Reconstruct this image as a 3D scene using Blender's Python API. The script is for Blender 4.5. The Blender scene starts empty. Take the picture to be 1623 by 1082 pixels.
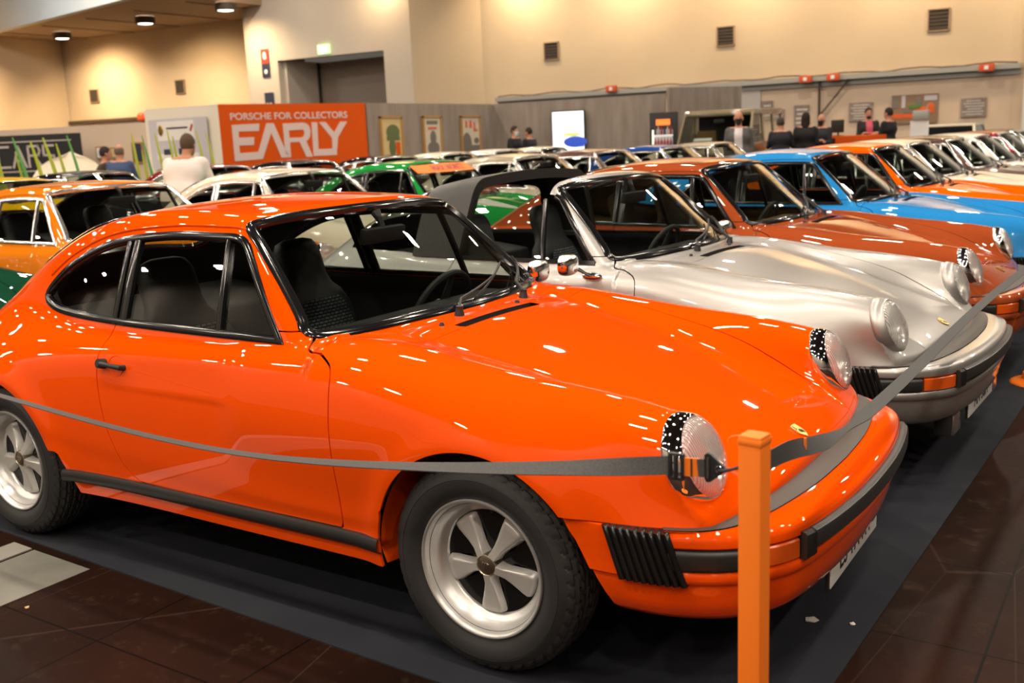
import bpy, bmesh, math, random
import numpy as np
from mathutils import Vector, Matrix, Euler

# ------------------------------------------------------------------ camera
SC = bpy.context.scene
COL = SC.collection
PI = math.pi
CAM_POS = (1.54971936, -2.91261570, 1.49224953)
CAM_F, CAM_PITCH, CAM_YAW, CAM_ROLL = 1592.42859, 0.197776854, -0.582483889, -0.0431432931

def cam_axes():
    cy, sy = math.cos(CAM_YAW), math.sin(CAM_YAW)
    p = CAM_PITCH
    fwd = Vector((sy*math.cos(p), cy*math.cos(p), -math.sin(p)))
    right = Vector((cy, -sy, 0.0))
    up = right.cross(fwd)
    r2 = math.cos(CAM_ROLL)*right + math.sin(CAM_ROLL)*up
    u2 = -math.sin(CAM_ROLL)*right + math.cos(CAM_ROLL)*up
    return r2, u2, fwd
cam_data = bpy.data.cameras.new('camera')
cam = bpy.data.objects.new('camera', cam_data)
COL.objects.link(cam)
_r, _u, _f = cam_axes()
cam.matrix_world = Matrix(((_r[0], _u[0], -_f[0], CAM_POS[0]), (_r[1], _u[1], -_f[1], CAM_POS[1]),
                           (_r[2], _u[2], -_f[2], CAM_POS[2]), (0, 0, 0, 1)))
cam_data.sensor_width = 36.0
cam_data.lens = CAM_F/1623*36.0
cam_data.clip_start = 0.05
cam_data.clip_end = 200
cam_data.dof.use_dof = True
cam_data.dof.focus_distance = 3.3
cam_data.dof.aperture_fstop = 4.0
SC.camera = cam
SC.view_settings.view_transform = 'Standard'
SC.view_settings.look = 'None'
SC.view_settings.gamma = 1
SC.view_settings.use_curve_mapping = False
SC.view_settings.exposure = -0.12

# ------------------------------------------------------------------ world
world = bpy.data.worlds.new('hall_air')
SC.world = world
world.use_nodes = True
world.node_tree.nodes['Background'].inputs[0].default_value = (1.0, 0.86, 0.70, 1)
world.node_tree.nodes['Background'].inputs[1].default_value = 0.12

# ------------------------------------------------------------------ hall lamps
CEIL_Z = 10.5
def lamp_area(x, y, z, sx, sy, power, color, rot=(0, 0, 0), spread=PI):
    d = bpy.data.lights.new('hall_light', 'AREA')
    d.shape = 'RECTANGLE'; d.size = sx; d.size_y = sy
    d.energy = power; d.color = color; d.spread = spread
    o = bpy.data.objects.new('hall_light', d); COL.objects.link(o)
    o.location = (x, y, z); o.rotation_euler = rot
    return o
LAMPS = []
for i in range(-2, 7):
    for j in range(-1, 8):
        x = -24.0 + 5.6*i; y = -7.6 + 4.8*j
        if y > 12 and (i+j) % 2: continue
        LAMPS.append((x, y))
        lamp_area(x, y, CEIL_Z-0.42, 0.50, 0.36, (360 if y > 12 else 185) if y > 0 else 270, (1.0, 0.86, 0.70))

# ------------------------------------------------------------------ tags
def prop(o, label=None, cat=None, group=None, kind=None):
    if label: o['label'] = label
    if cat: o['category'] = cat
    if group: o['group'] = group
    if kind: o['kind'] = kind
    return o
def empty(name, loc=(0, 0, 0), rz=0.0, label=None, cat=None, group=None):
    o = bpy.data.objects.new(name, None); COL.objects.link(o)
    o.location = loc; o.rotation_euler = (0, 0, rz); o.empty_display_size = 0.1
    return prop(o, label, cat, group)

# ------------------------------------------------------------------ materials
def mat(name, color, rough=0.5, metal=0.0, coat=0.0, emis=None, estr=0.0, spec=0.5, coat_rough=0.03):
    m = bpy.data.materials.new(name); m.use_nodes = True
    b = m.node_tree.nodes['Principled BSDF']
    b.inputs['Base Color'].default_value = (*color, 1)
    b.inputs['Roughness'].default_value = rough
    b.inputs['Metallic'].default_value = metal
    b.inputs['Coat Weight'].default_value = coat
    b.inputs['Coat Roughness'].default_value = coat_rough
    b.inputs['Specular IOR Level'].default_value = spec
    if emis:
        b.inputs['Emission Color'].default_value = (*emis, 1)
        b.inputs['Emission Strength'].default_value = estr
    return m
def noise_tint(m, scale, c1, c2, detail=4, bump=0.0, bscale=None, stretch=(1, 1, 1), coord='Object'):
    nt = m.node_tree; N = nt.nodes; L = nt.links
    b = N['Principled BSDF']
    tc = N.new('ShaderNodeTexCoord'); mp = N.new('ShaderNodeMapping')
    mp.inputs['Scale'].default_value = stretch
    L.new(tc.outputs[coord], mp.inputs[0])
    n = N.new('ShaderNodeTexNoise'); n.inputs['Scale'].default_value = scale; n.inputs['Detail'].default_value = detail
    L.new(mp.outputs[0], n.inputs['Vector'])
    r = N.new('ShaderNodeValToRGB')
    r.color_ramp.elements[0].color = (*c1, 1); r.color_ramp.elements[1].color = (*c2, 1)
    r.color_ramp.elements[0].position = 0.3; r.color_ramp.elements[1].position = 0.7
    L.new(n.outputs[0], r.inputs[0]); L.new(r.outputs[0], b.inputs['Base Color'])
    if bump:
        n2 = N.new('ShaderNodeTexNoise'); n2.inputs['Scale'].default_value = bscale or scale*4; n2.inputs['Detail'].default_value = 3
        L.new(mp.outputs[0], n2.inputs['Vector'])
        bp = N.new('ShaderNodeBump'); bp.inputs['Strength'].default_value = bump; bp.inputs['Distance'].default_value = 0.002
        L.new(n2.outputs[0], bp.inputs['Height']); L.new(bp.outputs[0], b.inputs['Normal'])
    return m
def thin_glass(name, tint, ior=1.45, rough=0.0, boost=1.0):
    m = bpy.data.materials.new(name); m.use_nodes = True
    nt = m.node_tree; N = nt.nodes; L = nt.links; N.clear()
    out = N.new('ShaderNodeOutputMaterial'); mix = N.new('ShaderNodeMixShader')
    tr = N.new('ShaderNodeBsdfTransparent'); tr.inputs[0].default_value = (*tint, 1)
    gl = N.new('ShaderNodeBsdfGlossy'); gl.inputs['Roughness'].default_value = rough
    gl.inputs[0].default_value = (1, 1, 1, 1)
    # two-sided Schlick reflectance, the same from inside and outside
    ge = N.new('ShaderNodeNewGeometry'); dt = N.new('ShaderNodeVectorMath'); dt.operation = 'DOT_PRODUCT'
    L.new(ge.outputs['Normal'], dt.inputs[0]); L.new(ge.outputs['Incoming'], dt.inputs[1])
    def mth(op, a, b=None, clamp=False):
        q = N.new('ShaderNodeMath'); q.operation = op; q.use_clamp = clamp
        for i, v in enumerate((a, b)):
            if v is None: continue
            if isinstance(v, (int, float)): q.inputs[i].default_value = v
            else: L.new(v, q.inputs[i])
        return q.outputs[0]
    r0 = ((ior-1)/(ior+1))**2
    c5 = mth('POWER', mth('SUBTRACT', 1.0, mth('ABSOLUTE', dt.outputs['Value'])), 5.0)
    fac = mth('MULTIPLY', mth('ADD', mth('MULTIPLY', c5, 1-r0), r0), boost, True)
    L.new(fac, mix.inputs[0])
    L.new(tr.outputs[0], mix.inputs[1]); L.new(gl.outputs[0], mix.inputs[2]); L.new(mix.outputs[0], out.inputs[0])
    return m
M = {}
def paint(key, color, metal=0.0, rough=0.35):
    M[key] = mat('paint_'+key, color, rough, metal, 1.0, coat_rough=0.015, spec=0.0 if metal == 0 else 0.5)
    return M[key]
paint('orange', (0.93, 0.083, 0.0006), 0.0, 0.45)
paint('silver', (0.46, 0.445, 0.43), 0.75, 0.38)
paint('copper', (0.36, 0.070, 0.020), 0.0, 0.4)
paint('blue', (0.025, 0.26, 0.66), 0.0, 0.4)
paint('bright_orange', (0.92, 0.13, 0.001), 0.0, 0.4)
paint('cream', (0.80, 0.72, 0.58), 0.0, 0.4)
paint('dark_brown', (0.075, 0.020, 0.010), 0.2, 0.4)
paint('dark_red', (0.25, 0.012, 0.01), 0.0, 0.4)
paint('white', (0.82, 0.79, 0.72), 0.0, 0.4)
paint('tan_orange', (0.74, 0.20, 0.008), 0.0, 0.4)
paint('dark_green', (0.008, 0.055, 0.028), 0.0, 0.4)
paint('racing_green', (0.015, 0.27, 0.05), 0.0, 0.4)
paint('yellow', (0.88, 0.52, 0.01), 0.0, 0.4)
paint('black', (0.012, 0.012, 0.013), 0.0, 0.4)
paint('champagne', (0.42, 0.36, 0.27), 0.5, 0.4)
paint('royal_blue', (0.02, 0.07, 0.30), 0.0, 0.4)
paint('olive', (0.20, 0.15, 0.085), 0.2, 0.4)
M['rubber'] = mat('black_rubber', (0.016, 0.016, 0.017), 0.42)
M['tyre'] = mat('tyre_rubber', (0.026, 0.026, 0.027), 0.6, spec=0.4)
M['black_gloss'] = mat('gloss_black_trim', (0.008, 0.008, 0.009), 0.12)
M['black_matt'] = mat('matt_black', (0.02, 0.02, 0.021), 0.55)
M['under'] = mat('underbody', (0.006, 0.006, 0.006), 0.9, spec=0.1)
M['bumper_rubber'] = mat('bumper_rubber', (0.035, 0.033, 0.032), 0.42)
M['strip_rubber'] = mat('strip_rubber', (0.06, 0.05, 0.042), 0.5)
M['chrome'] = mat('chrome', (0.92, 0.92, 0.92), 0.04, 1.0)
M['bright_trim'] = mat('bright_trim', (0.66, 0.65, 0.63), 0.18, 0.95)
M['rim'] = mat('satin_aluminium', (0.70, 0.70, 0.69), 0.34, 0.7)
M['petal'] = mat('anodised_petal', (0.66, 0.655, 0.64), 0.42, 0.55)
M['cap'] = mat('hub_cap_metal', (0.50, 0.44, 0.34), 0.3, 1.0)
M['glass'] = thin_glass('window_glass', (0.66, 0.70, 0.67), 1.45, 0.0, 1.25)
M['lens'] = thin_glass('lamp_glass', (0.86, 0.88, 0.87), 1.5, 0.05, 1.6)
M['reflector'] = mat('lamp_reflector', (0.86, 0.86, 0.85), 0.22, 1.0)
M['amber'] = mat('amber_lens', (0.85, 0.12, 0.01), 0.15, 0, 1.0)
M['interior'] = mat('interior_trim', (0.018, 0.018, 0.02), 0.75)
M['interior_tan'] = mat('interior_tan', (0.16, 0.085, 0.025), 0.7)
M['seat'] = mat('seat_leatherette', (0.016, 0.017, 0.021), 0.55)
M['plaid'] = mat('seat_cloth', (0.1, 0.11, 0.13), 0.9)
M['gold'] = mat('gold_badge', (0.85, 0.60, 0.16), 0.25, 1.0)
M['white_plain'] = mat('white_plain', (0.82, 0.82, 0.80), 0.45)
M['black_plain'] = mat('black_plain', (0.01, 0.01, 0.01), 0.5)

# ------------------------------------------------------------------ mesh helpers
def mk(name, V, F, m, parent=None, N=None, smooth=True, midx=None):
    me = bpy.data.meshes.new(name)
    me.from_pydata([tuple(map(float, v)) for v in V], [], [tuple(map(int, f)) for f in F])
    ms = m if isinstance(m, (list, tuple)) else [m]
    for x in ms: me.materials.append(x)
    if midx is not None: me.polygons.foreach_set('material_index', np.array(midx, dtype=np.int32))
    me.polygons.foreach_set('use_smooth', [smooth]*len(me.polygons))
    me.update()
    if N is not None:
        me.normals_split_custom_set_from_vertices([tuple(map(float, n)) for n in N])
    o = bpy.data.objects.new(name, me); COL.objects.link(o)
    if parent: o.parent = parent
    return o
def auto_smooth(o, ang=35):
    me = o.data
    bm = bmesh.new(); bm.from_mesh(me)
    a = math.radians(ang)
    for e in bm.edges:
        if len(e.link_faces) == 2:
            e.smooth = e.calc_face_angle(0) < a
        else: e.smooth = True
    bm.to_mesh(me); bm.free()
    return o

class MB:
    """collects shapes for ONE mesh object"""
    def __init__(s): s.V = []; s.F = []; s.I = []; s.mi = 0
    def add(s, V, F):
        o = len(s.V); s.V += [tuple(v) for v in V]; s.F += [tuple(i+o for i in f) for f in F]; s.I += [s.mi]*len(F); return s
    def box(s, c, size, R=None, bev=0.0):
        bm = bmesh.new(); bmesh.ops.create_cube(bm, size=1.0)
        for v in bm.verts: v.co = Vector((v.co.x*size[0], v.co.y*size[1], v.co.z*size[2]))
        if bev > 0:
            bmesh.ops.bevel(bm, geom=bm.edges[:], offset=bev, segments=2, affect='EDGES', profile=0.6)
        T = Matrix.Translation(Vector(c)) @ (R.to_4x4() if R is not None else Matrix.Identity(4))
        bm.verts.index_update()
        s.add([T @ v.co for v in bm.verts], [[v.index for v in f.verts] for f in bm.faces]); bm.free(); return s
    def tube(s, pts, r, seg=8, closed=False, cap=True):
        pts = [Vector(p) for p in pts]; n = len(pts)
        rr = r if hasattr(r, '__len__') else [r]*n
        V = []; F = []; ref = None
        for i, p in enumerate(pts):
            a = pts[(i-1) % n] if (closed or i > 0) else p
            b = pts[(i+1) % n] if (closed or i < n-1) else p
            t = (b-a).normalized() if (b-a).length > 1e-9 else Vector((0, 0, 1))
            if ref is None: ref = t.orthogonal().normalized()
            ref = (ref - t*ref.dot(t))
            ref = ref.normalized() if ref.length > 1e-6 else t.orthogonal().normalized()
            bn = t.cross(ref)
            for k in range(seg):
                q = 2*PI*k/seg
                V.append(p + (ref*math.cos(q)+bn*math.sin(q))*rr[i])
        m = n if closed else n-1
        for i in range(m):
            j = (i+1) % n
            for k in range(seg):
                l = (k+1) % seg
                F.append((i*seg+k, i*seg+l, j*seg+l, j*seg+k))
        if cap and not closed:
            F.append(tuple(range(seg-1, -1, -1))); F.append(tuple((n-1)*seg+k for k in range(seg)))
        return s.add(V, F)
    def lathe(s, prof, c=(0, 0, 0), axis='Z', seg=32, R=None, close=False):
        """prof: list of (radius, height)"""
        V = []; F = []; n = len(prof)
        for k in range(seg):
            q = 2*PI*k/seg
            for (r, h) in prof:
                if axis == 'Z': v = Vector((r*math.cos(q), r*math.sin(q), h))
                elif axis == 'Y': v = Vector((r*math.cos(q), h, r*math.sin(q)))
                else: v = Vector((h, r*math.cos(q), r*math.sin(q)))
                if R is not None: v = R @ v
                V.append(v+Vector(c))
        for k in range(seg):
            l = (k+1) % seg
            for i in range(n-1):
                F.append((k*n+i, l*n+i, l*n+i+1, k*n+i+1))
            if close: F.append((k*n+n-1, l*n+n-1, l*n, k*n))
        return s.add(V, F)
    def prism(s, poly, h0, h1, M4=None):
        n = len(poly); V = [Vector((p[0], p[1], h0)) for p in poly]+[Vector((p[0], p[1], h1)) for p in poly]
        if M4 is not None: V = [M4 @ v for v in V]
        F = [tuple(range(n-1, -1, -1)), tuple(range(n, 2*n))]+[(i, (i+1) % n, (i+1) % n+n, i+n) for i in range(n)]
        return s.add(V, F)
    def build(s, name, m, parent=None, smooth=True, ang=35):
        o = mk(name, s.V, s.F, m, parent, smooth=smooth, midx=s.I if isinstance(m, (list, tuple)) else None)
        bm = bmesh.new(); bm.from_mesh(o.data); bmesh.ops.remove_doubles(bm, verts=bm.verts, dist=1e-6)
        bmesh.ops.recalc_face_normals(bm, faces=bm.faces)
        bm.to_mesh(o.data); bm.free()
        if smooth: auto_smooth(o, ang)
        return o

def spline(xs, ys):
    """natural cubic spline, linear outside"""
    xs = np.array(xs, float); ys = np.array(ys, float)
    if xs[0] > xs[-1]: xs = xs[::-1]; ys = ys[::-1]
    n = len(xs); h = np.diff(xs); A = np.eye(n); b = np.zeros(n)
    for i in range(1, n-1):
        A[i, i-1] = h[i-1]; A[i, i] = 2*(h[i-1]+h[i]); A[i, i+1] = h[i]
        b[i] = 6*((ys[i+1]-ys[i])/h[i]-(ys[i]-ys[i-1])/h[i-1])
    m = np.linalg.solve(A, b)
    def f(x):
        x = np.asarray(x, float); xc = np.clip(x, xs[0], xs[-1])
        i = np.clip(np.searchsorted(xs, xc)-1, 0, n-2)
        a = (xs[i+1]-xc)/h[i]; t = (xc-xs[i])/h[i]
        r = a*ys[i]+t*ys[i+1]+((a**3-a)*m[i]+(t**3-t)*m[i+1])*h[i]**2/6
        s0 = (ys[1]-ys[0])/h[0]-h[0]*(2*m[0]+m[1])/6
        s1 = (ys[-1]-ys[-2])/h[-1]+h[-1]*(m[-2]+2*m[-1])/6
        return r+np.where(x < xs[0], (x-xs[0])*s0, 0)+np.where(x > xs[-1], (x-xs[-1])*s1, 0)
    return f
def smax(a, b, k):
    h = np.maximum(k-np.abs(a-b), 0)/k
    return np.maximum(a, b)+h*h*k*0.25
def smin(a, b, k): return -smax(-a, -b, k)

def surface_nets(fn, lo, hi, cell):
    ax = [np.arange(lo[i], hi[i]+cell, cell) for i in range(3)]
    X, Y, Z = np.meshgrid(*ax, indexing='ij')
    D = fn(X, Y, Z); S = D < 0
    nx, ny, nz = D.shape
    cs = np.zeros((nx-1, ny-1, nz-1), int)
    for i in (0, 1):
        for j in (0, 1):
            for k in (0, 1): cs += S[i:nx-1+i, j:ny-1+j, k:nz-1+k]
    act = (cs > 0) & (cs < 8)
    idx = -np.ones(act.shape, int); ii = np.argwhere(act); idx[act] = np.arange(len(ii))
    acc = np.zeros((len(ii), 3)); cnt = np.zeros(len(ii))
    a0 = np.array([a[0] for a in ax])
    for d in range(3):
        o1, o2 = [q for q in range(3) if q != d]
        for p in (0, 1):
            for q in (0, 1):
                s = np.zeros(3, int); s[o1] = p; s[o2] = q
                e = s.copy(); e[d] = 1
                i0 = ii+s; i1 = ii+e
                d0 = D[i0[:, 0], i0[:, 1], i0[:, 2]]; d1 = D[i1[:, 0], i1[:, 1], i1[:, 2]]
                c = (d0 < 0) != (d1 < 0)
                t = np.where(c, d0/np.where(c, d0-d1, 1), 0)
                P = i0+(i1-i0)*t[:, None]
                acc[c] += P[c]; cnt[c] += 1
    V = a0+acc/cnt[:, None]*cell
    F = []
    for d in range(3):
        o1, o2 = [(1, 2), (2, 0), (0, 1)][d]
        sl0 = [slice(None)]*3; sl1 = [slice(None)]*3
        sl0[d] = slice(0, -1); sl1[d] = slice(1, None)
        A = S[tuple(sl0)]; B = S[tuple(sl1)]
        E = np.argwhere(A != B)
        ok = (E[:, o1] > 0) & (E[:, o2] > 0) & (E[:, o1] < D.shape[o1]-1) & (E[:, o2] < D.shape[o2]-1)
        E = E[ok]
        def cell_id(a, b):
            q = E.copy(); q[:, o1] -= a; q[:, o2] -= b
            return idx[q[:, 0], q[:, 1], q[:, 2]]
        Q = np.stack([cell_id(1, 1), cell_id(0, 1), cell_id(0, 0), cell_id(1, 0)], 1)
        fl = ~A[E[:, 0], E[:, 1], E[:, 2]]
        Q[fl] = Q[fl][:, ::-1]
        F.append(Q)
    F = np.concatenate(F)
    return V, F
def grad(fn, V, h=1e-4):
    G = np.zeros_like(V)
    for d in range(3):
        a = V.copy(); b = V.copy(); a[:, d] += h; b[:, d] -= h
        G[:, d] = (fn(a[:, 0], a[:, 1], a[:, 2])-fn(b[:, 0], b[:, 1], b[:, 2]))/(2*h)
    return G
def project(fn, V, it=4, maxstep=0.006):
    for _ in range(it):
        G = grad(fn, V); f = fn(V[:, 0], V[:, 1], V[:, 2])
        st = -f[:, None]*G/np.maximum((G*G).sum(1), .05)[:, None]
        l = np.linalg.norm(st, axis=1, keepdims=True)
        V = V+st*np.minimum(1, maxstep/np.maximum(l, 1e-9))
    G = grad(fn, V, 2e-3)
    return V, G/np.maximum(np.linalg.norm(G, axis=1, keepdims=True), 1e-9)

def clip(mesh, fv):
    """split a mesh (V,N,faces) by the vertex field fv -> (inside fv<0, outside)"""
    V, N, F = mesh
    V = list(map(np.asarray, V)) if not isinstance(V, np.ndarray) else V
    ins = fv < 0
    Vn = [V]; Nn = [N]; n0 = len(V); newV = []; newN = []; cache = {}
    A = []; B = []
    def cut(i, j):
        k = (i, j) if i < j else (j, i)
        if k in cache: return cache[k]
        a, b = k; t = fv[a]/(fv[a]-fv[b])
        newV.append(V[a]+(V[b]-V[a])*t); q = N[a]+(N[b]-N[a])*t
        newN.append(q/max(np.linalg.norm(q), 1e-9)); cache[k] = n0+len(newV)-1
        return cache[k]
    il = ins.tolist()
    for f in F:
        c = 0
        for i in f: c += il[i]
        if c == len(f): A.append(f); continue
        if c == 0: B.append(f); continue
        fa = []; fb = []; n = len(f)
        for t in range(n):
            i = f[t]; j = f[(t+1) % n]
            (fa if il[i] else fb).append(i)
            if il[i] != il[j]:
                x = cut(i, j); fa.append(x); fb.append(x)
        if len(fa) > 2: A.append(tuple(fa))
        if len(fb) > 2: B.append(tuple(fb))
    if newV: V = np.concatenate([V, np.array(newV)]); N = np.concatenate([N, np.array(newN)])
    return compact((V, N, A)), compact((V, N, B))
def compact(mesh):
    V, N, F = mesh
    used = np.zeros(len(V), bool)
    for f in F:
        for i in f: used[i] = True
    mp = np.cumsum(used)-1
    mpl = mp.tolist()
    return V[used], N[used], [tuple(mpl[i] for i in f) for f in F]
def flange(mesh, depth=0.012, sel=None):
    """turn every open edge inwards so panels have thickness"""
    V, N, F = mesh
    E = {}
    for f in F:
        n = len(f)
        for t in range(n):
            a, b = f[t], f[(t+1) % n]
            if (b, a) in E: E[(b, a)] = 0
            else: E[(a, b)] = 1
    mp = {}; nV = []; nN = []; nF = []; n0 = len(V)
    for (a, b), c in E.items():
        if not c: continue
        if sel is not None and not (sel(V[a]) and sel(V[b])): continue
        q = []
        for i in (a, b):
            if i not in mp:
                e = V[b]-V[a]; out = np.cross(e, N[i]); out /= max(np.linalg.norm(out), 1e-9)
                mp[i] = n0+len(nV); nV += [V[i], V[i]-N[i]*depth]; nN += [out, out]
            q.append(mp[i])
        nF.append((q[1], q[0], q[0]+1, q[1]+1))
    if not nV: return mesh
    return np.concatenate([V, np.array(nV)]), np.concatenate([N, np.array(nN)]), list(F)+nF
def sdpoly(px, pz, poly):
    """signed distance to a closed polygon, negative inside"""
    px = np.asarray(px, float); pz = np.asarray(pz, float)
    d = np.full(px.shape, 1e9); s = np.zeros(px.shape, bool)
    n = len(poly)
    for i in range(n):
        ax, ay = poly[i]; bx, by = poly[(i+1) % n]
        ex, ey = bx-ax, by-ay; wx, wy = px-ax, pz-ay
        t = np.clip((wx*ex+wy*ey)/(ex*ex+ey*ey+1e-12), 0, 1)
        d = np.minimum(d, (wx-ex*t)**2+(wy-ey*t)**2)
        c = ((ay > pz) != (by > pz)) & (px < (bx-ax)*(pz-ay)/((by-ay) if abs(by-ay) > 1e-12 else 1e-12)+ax)
        s ^= c
    d = np.sqrt(d)
    return np.where(s, -d, d)
def smooth_poly(pts, n=8, closed=True):
    """Catmull-Rom through the points; a point given as (x,y,'c') stays a sharp corner"""
    P = [np.array(p[:2], float) for p in pts]; m = len(P); out = []
    corner = [len(p) > 2 for p in pts]
    for i in range(m if closed else m-1):
        p0, p1, p2, p3 = P[(i-1) % m], P[i], P[(i+1) % m], P[(i+2) % m]
        if not closed and i == 0: p0 = p1
        if not closed and i == m-2: p3 = p2
        if corner[i]: p0 = p1
        if corner[(i+1) % m]: p3 = p2
        for k in range(n):
            t = k/n
            out.append(tuple(0.5*((2*p1)+(-p0+p2)*t+(2*p0-5*p1+4*p2-p3)*t*t+(-p0+3*p1-3*p2+p3)*t**3)))
    if not closed: out.append(tuple(P[-1]))
    return out
def round_poly(pts, rad, seg=6):
    out = []; n = len(pts)
    for i in range(n):
        p = np.array(pts[i][:2], float); a = np.array(pts[i-1][:2], float); b = np.array(pts[(i+1) % n][:2], float)
        r = rad[i] if hasattr(rad, '__len__') else rad
        u = (a-p)/np.linalg.norm(a-p); w = (b-p)/np.linalg.norm(b-p)
        for k in range(seg+1):
            t = k/seg
            A = p+u*r; B = p+w*r
            out.append(tuple((1-t)**2*A+2*t*(1-t)*p+t*t*B))
    return out
def resample(pts, n, closed=False):
    P = np.array(pts, float)
    if closed: P = np.vstack([P, P[:1]])
    s = np.concatenate([[0], np.cumsum(np.linalg.norm(np.diff(P, axis=0), axis=1))])
    t = np.linspace(0, s[-1], n+1 if closed else n)
    if closed: t = t[:-1]
    return np.stack([np.interp(t, s, P[:, i]) for i in range(P.shape[1])], 1)
def sweep(P, Nrm, prof, closed=True, flip=False):
    """sweep a profile [(across, height)] along P with surface normals Nrm"""
    n = len(P); V = []; F = []; m = len(prof)
    for i in range(n):
        a = P[(i-1) % n] if (closed or i > 0) else P[i]
        b = P[(i+1) % n] if (closed or i < n-1) else P[i]
        t = b-a; t = t/max(np.linalg.norm(t), 1e-9)
        nn = Nrm[i]-t*np.dot(Nrm[i], t); nn = nn/max(np.linalg.norm(nn), 1e-9)
        s = np.cross(t, nn)
        if flip: s = -s
        for (u, h) in prof: V.append(P[i]+s*u+nn*h)
    for i in range(n if closed else n-1):
        j = (i+1) % n
        for k in range(m-1):
            F.append((i*m+k, i*m+k+1, j*m+k+1, j*m+k))
    return V, F
# ------------------------------------------------------------------ the coupe body as an implicit surface
# car space: x forward from the front axle, y to the car's left, z up from the floor
S = spline
hood_z = S([-1.2, -.9, -.7, -.55, -.38, -.2, 0, .3, .5, .648, .737, .85], [.898, .902, .904, .903, .890, .854, .808, .724, .657, .596, .542, .46])
shoulder_z = S([-3.6, -3.4, -3.25, -3.05, -2.8, -2.5, -2.2, -1.9, -1.6, -1.2, -.7, -.4], [.40, .50, .60, .72, .805, .868, .898, .900, .893, .890, .892, .895])
half_w = S([-3.6, -3.4, -3.2, -3.0, -2.7, -2.27, -1.9, -1.5, -1.0, -.5, 0, .3, .5, .65, .8], [.42, .57, .68, .752, .806, .826, .812, .797, .796, .793, .796, .788, .770, .745, .70])
roof_z = S([-3.5, -3.35, -3.2, -3.05, -2.9, -2.7, -2.5, -2.3, -2.1, -1.9, -1.7, -1.5, -1.3, -1.13, -.9, -.6], [.36, .53, .67, .785, .875, .982, 1.078, 1.162, 1.230, 1.276, 1.304, 1.317, 1.315, 1.305, 1.280, 1.235])
glass_w = S([-3.6, -3.3, -2.9, -2.6, -2.3, -2.0, -1.6, -1.1, -.7, -.4], [.18, .29, .44, .545, .625, .68, .712, .722, .716, .70])
tube_y = S([-.9, -.6, -.3, 0, .3, .5, .62], [.62, .605, .60, .60, .602, .606, .608])
tube_z = S([-.9, -.6, -.3, 0, .3, .5, .62], [.66, .655, .645, .64, .655, .668, .655])
tube_a = S([-.9, -.6, -.3, 0, .3, .5, .62], [.16, .185, .195, .187, .155, .127, .118])
tube_b = S([-.9, -.6, -.3, 0, .3, .5, .62], [.20, .232, .226, .206, .165, .124, .112])
edge_k = S([-3.5, -2.8, -2.3, -1.9, -1.5, -.6, 0, .5], [.30, .26, .22, .14, .075, .07, .10, .12])
HL_C = np.array([.566, .609, .670])         # headlight ring centre
HL_N = np.array([.934, .0, .355]); HL_N = HL_N/np.linalg.norm(HL_N)
FW, RW = 0.0, -2.272
def ws_x(y, z):
    return -.527-(z-.90)*1.21-.34*y*y+.20*np.maximum(z-.9, 0)*np.maximum(1.3-z, 0)
def body_low(x, y, z):
    y = np.abs(y)
    W = half_w(x)
    up = np.maximum(z-.56, 0)/.33; dn = np.maximum(.56-z, 0)/.30
    Ys = W-.050*up**2.3-.020*dn**2
    rf = np.sqrt(x**2+(z-.315)**2); rr = np.sqrt((x-RW)**2+(z-.315)**2)
    Ys = Ys+.013*np.exp(-((rf-.36)/.045)**2)+.018*np.exp(-((rr-.37)/.05)**2)
    Ys = Ys+.012*np.exp(-((rr-.30)/.22)**2)
    blend = 1/(1+np.exp(-(x+.62)/.05))
    top = hood_z(x)*blend+shoulder_z(x)*(1-blend)
    kk = .09*blend+.10*(1-blend)
    Zt = top-kk*y*y*np.where(x > -.62, 1.0, .55)
    g1 = z-Zt
    g2 = y-Ys
    f = smax(g1*.93, g2, edge_k(x))
    nose = (x-(.728-.196*y**2.9))*.93
    f = smax(f, nose, .035)
    tail = (-3.34+.16*y*y-x)
    f = smax(f, tail, .10)
    return f
def body_tube(x, y, z):
    y = np.abs(y)
    a = tube_a(x); b = tube_b(x)
    e = np.sqrt(((y-tube_y(x))/a)**2+((z-tube_z(x))/b)**2)
    f = (e-1)*np.minimum(a, b)
    cutp = (x-HL_C[0])*HL_N[0]+(z-HL_C[2])*HL_N[2]
    f = smax(f, cutp, .012)
    return smax(f, -(x+.95), .1)
def body_house(x, y, z):
    y = np.abs(y)
    crown = .10+.16*np.clip((-1.7-x)/1.2, 0, 1)
    r = (z-(roof_z(x)-crown*y*y))*np.where(x < -1.9, .92, 1.0)
    yg = glass_w(x)-.36*(z-.88)-.15*np.maximum(z-.88, 0)**2
    s = (y-yg)*.94
    kk = .07+.12*np.clip((-1.7-x)/1.0, 0, 1)
    f = smax(r, s, kk)
    w = (x-ws_x(y, z))/1.60
    f = smax(f, w, .034)
    return smax(f, .70-z, .02)
def body(x, y, z):
    f = smin(body_low(x, y, z), body_tube(x, y, z), .085)
    k = .020+.10*np.clip((-1.9-x)/.7, 0, 1)
    return smin(f, body_house(x, y, z), k)

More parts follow.
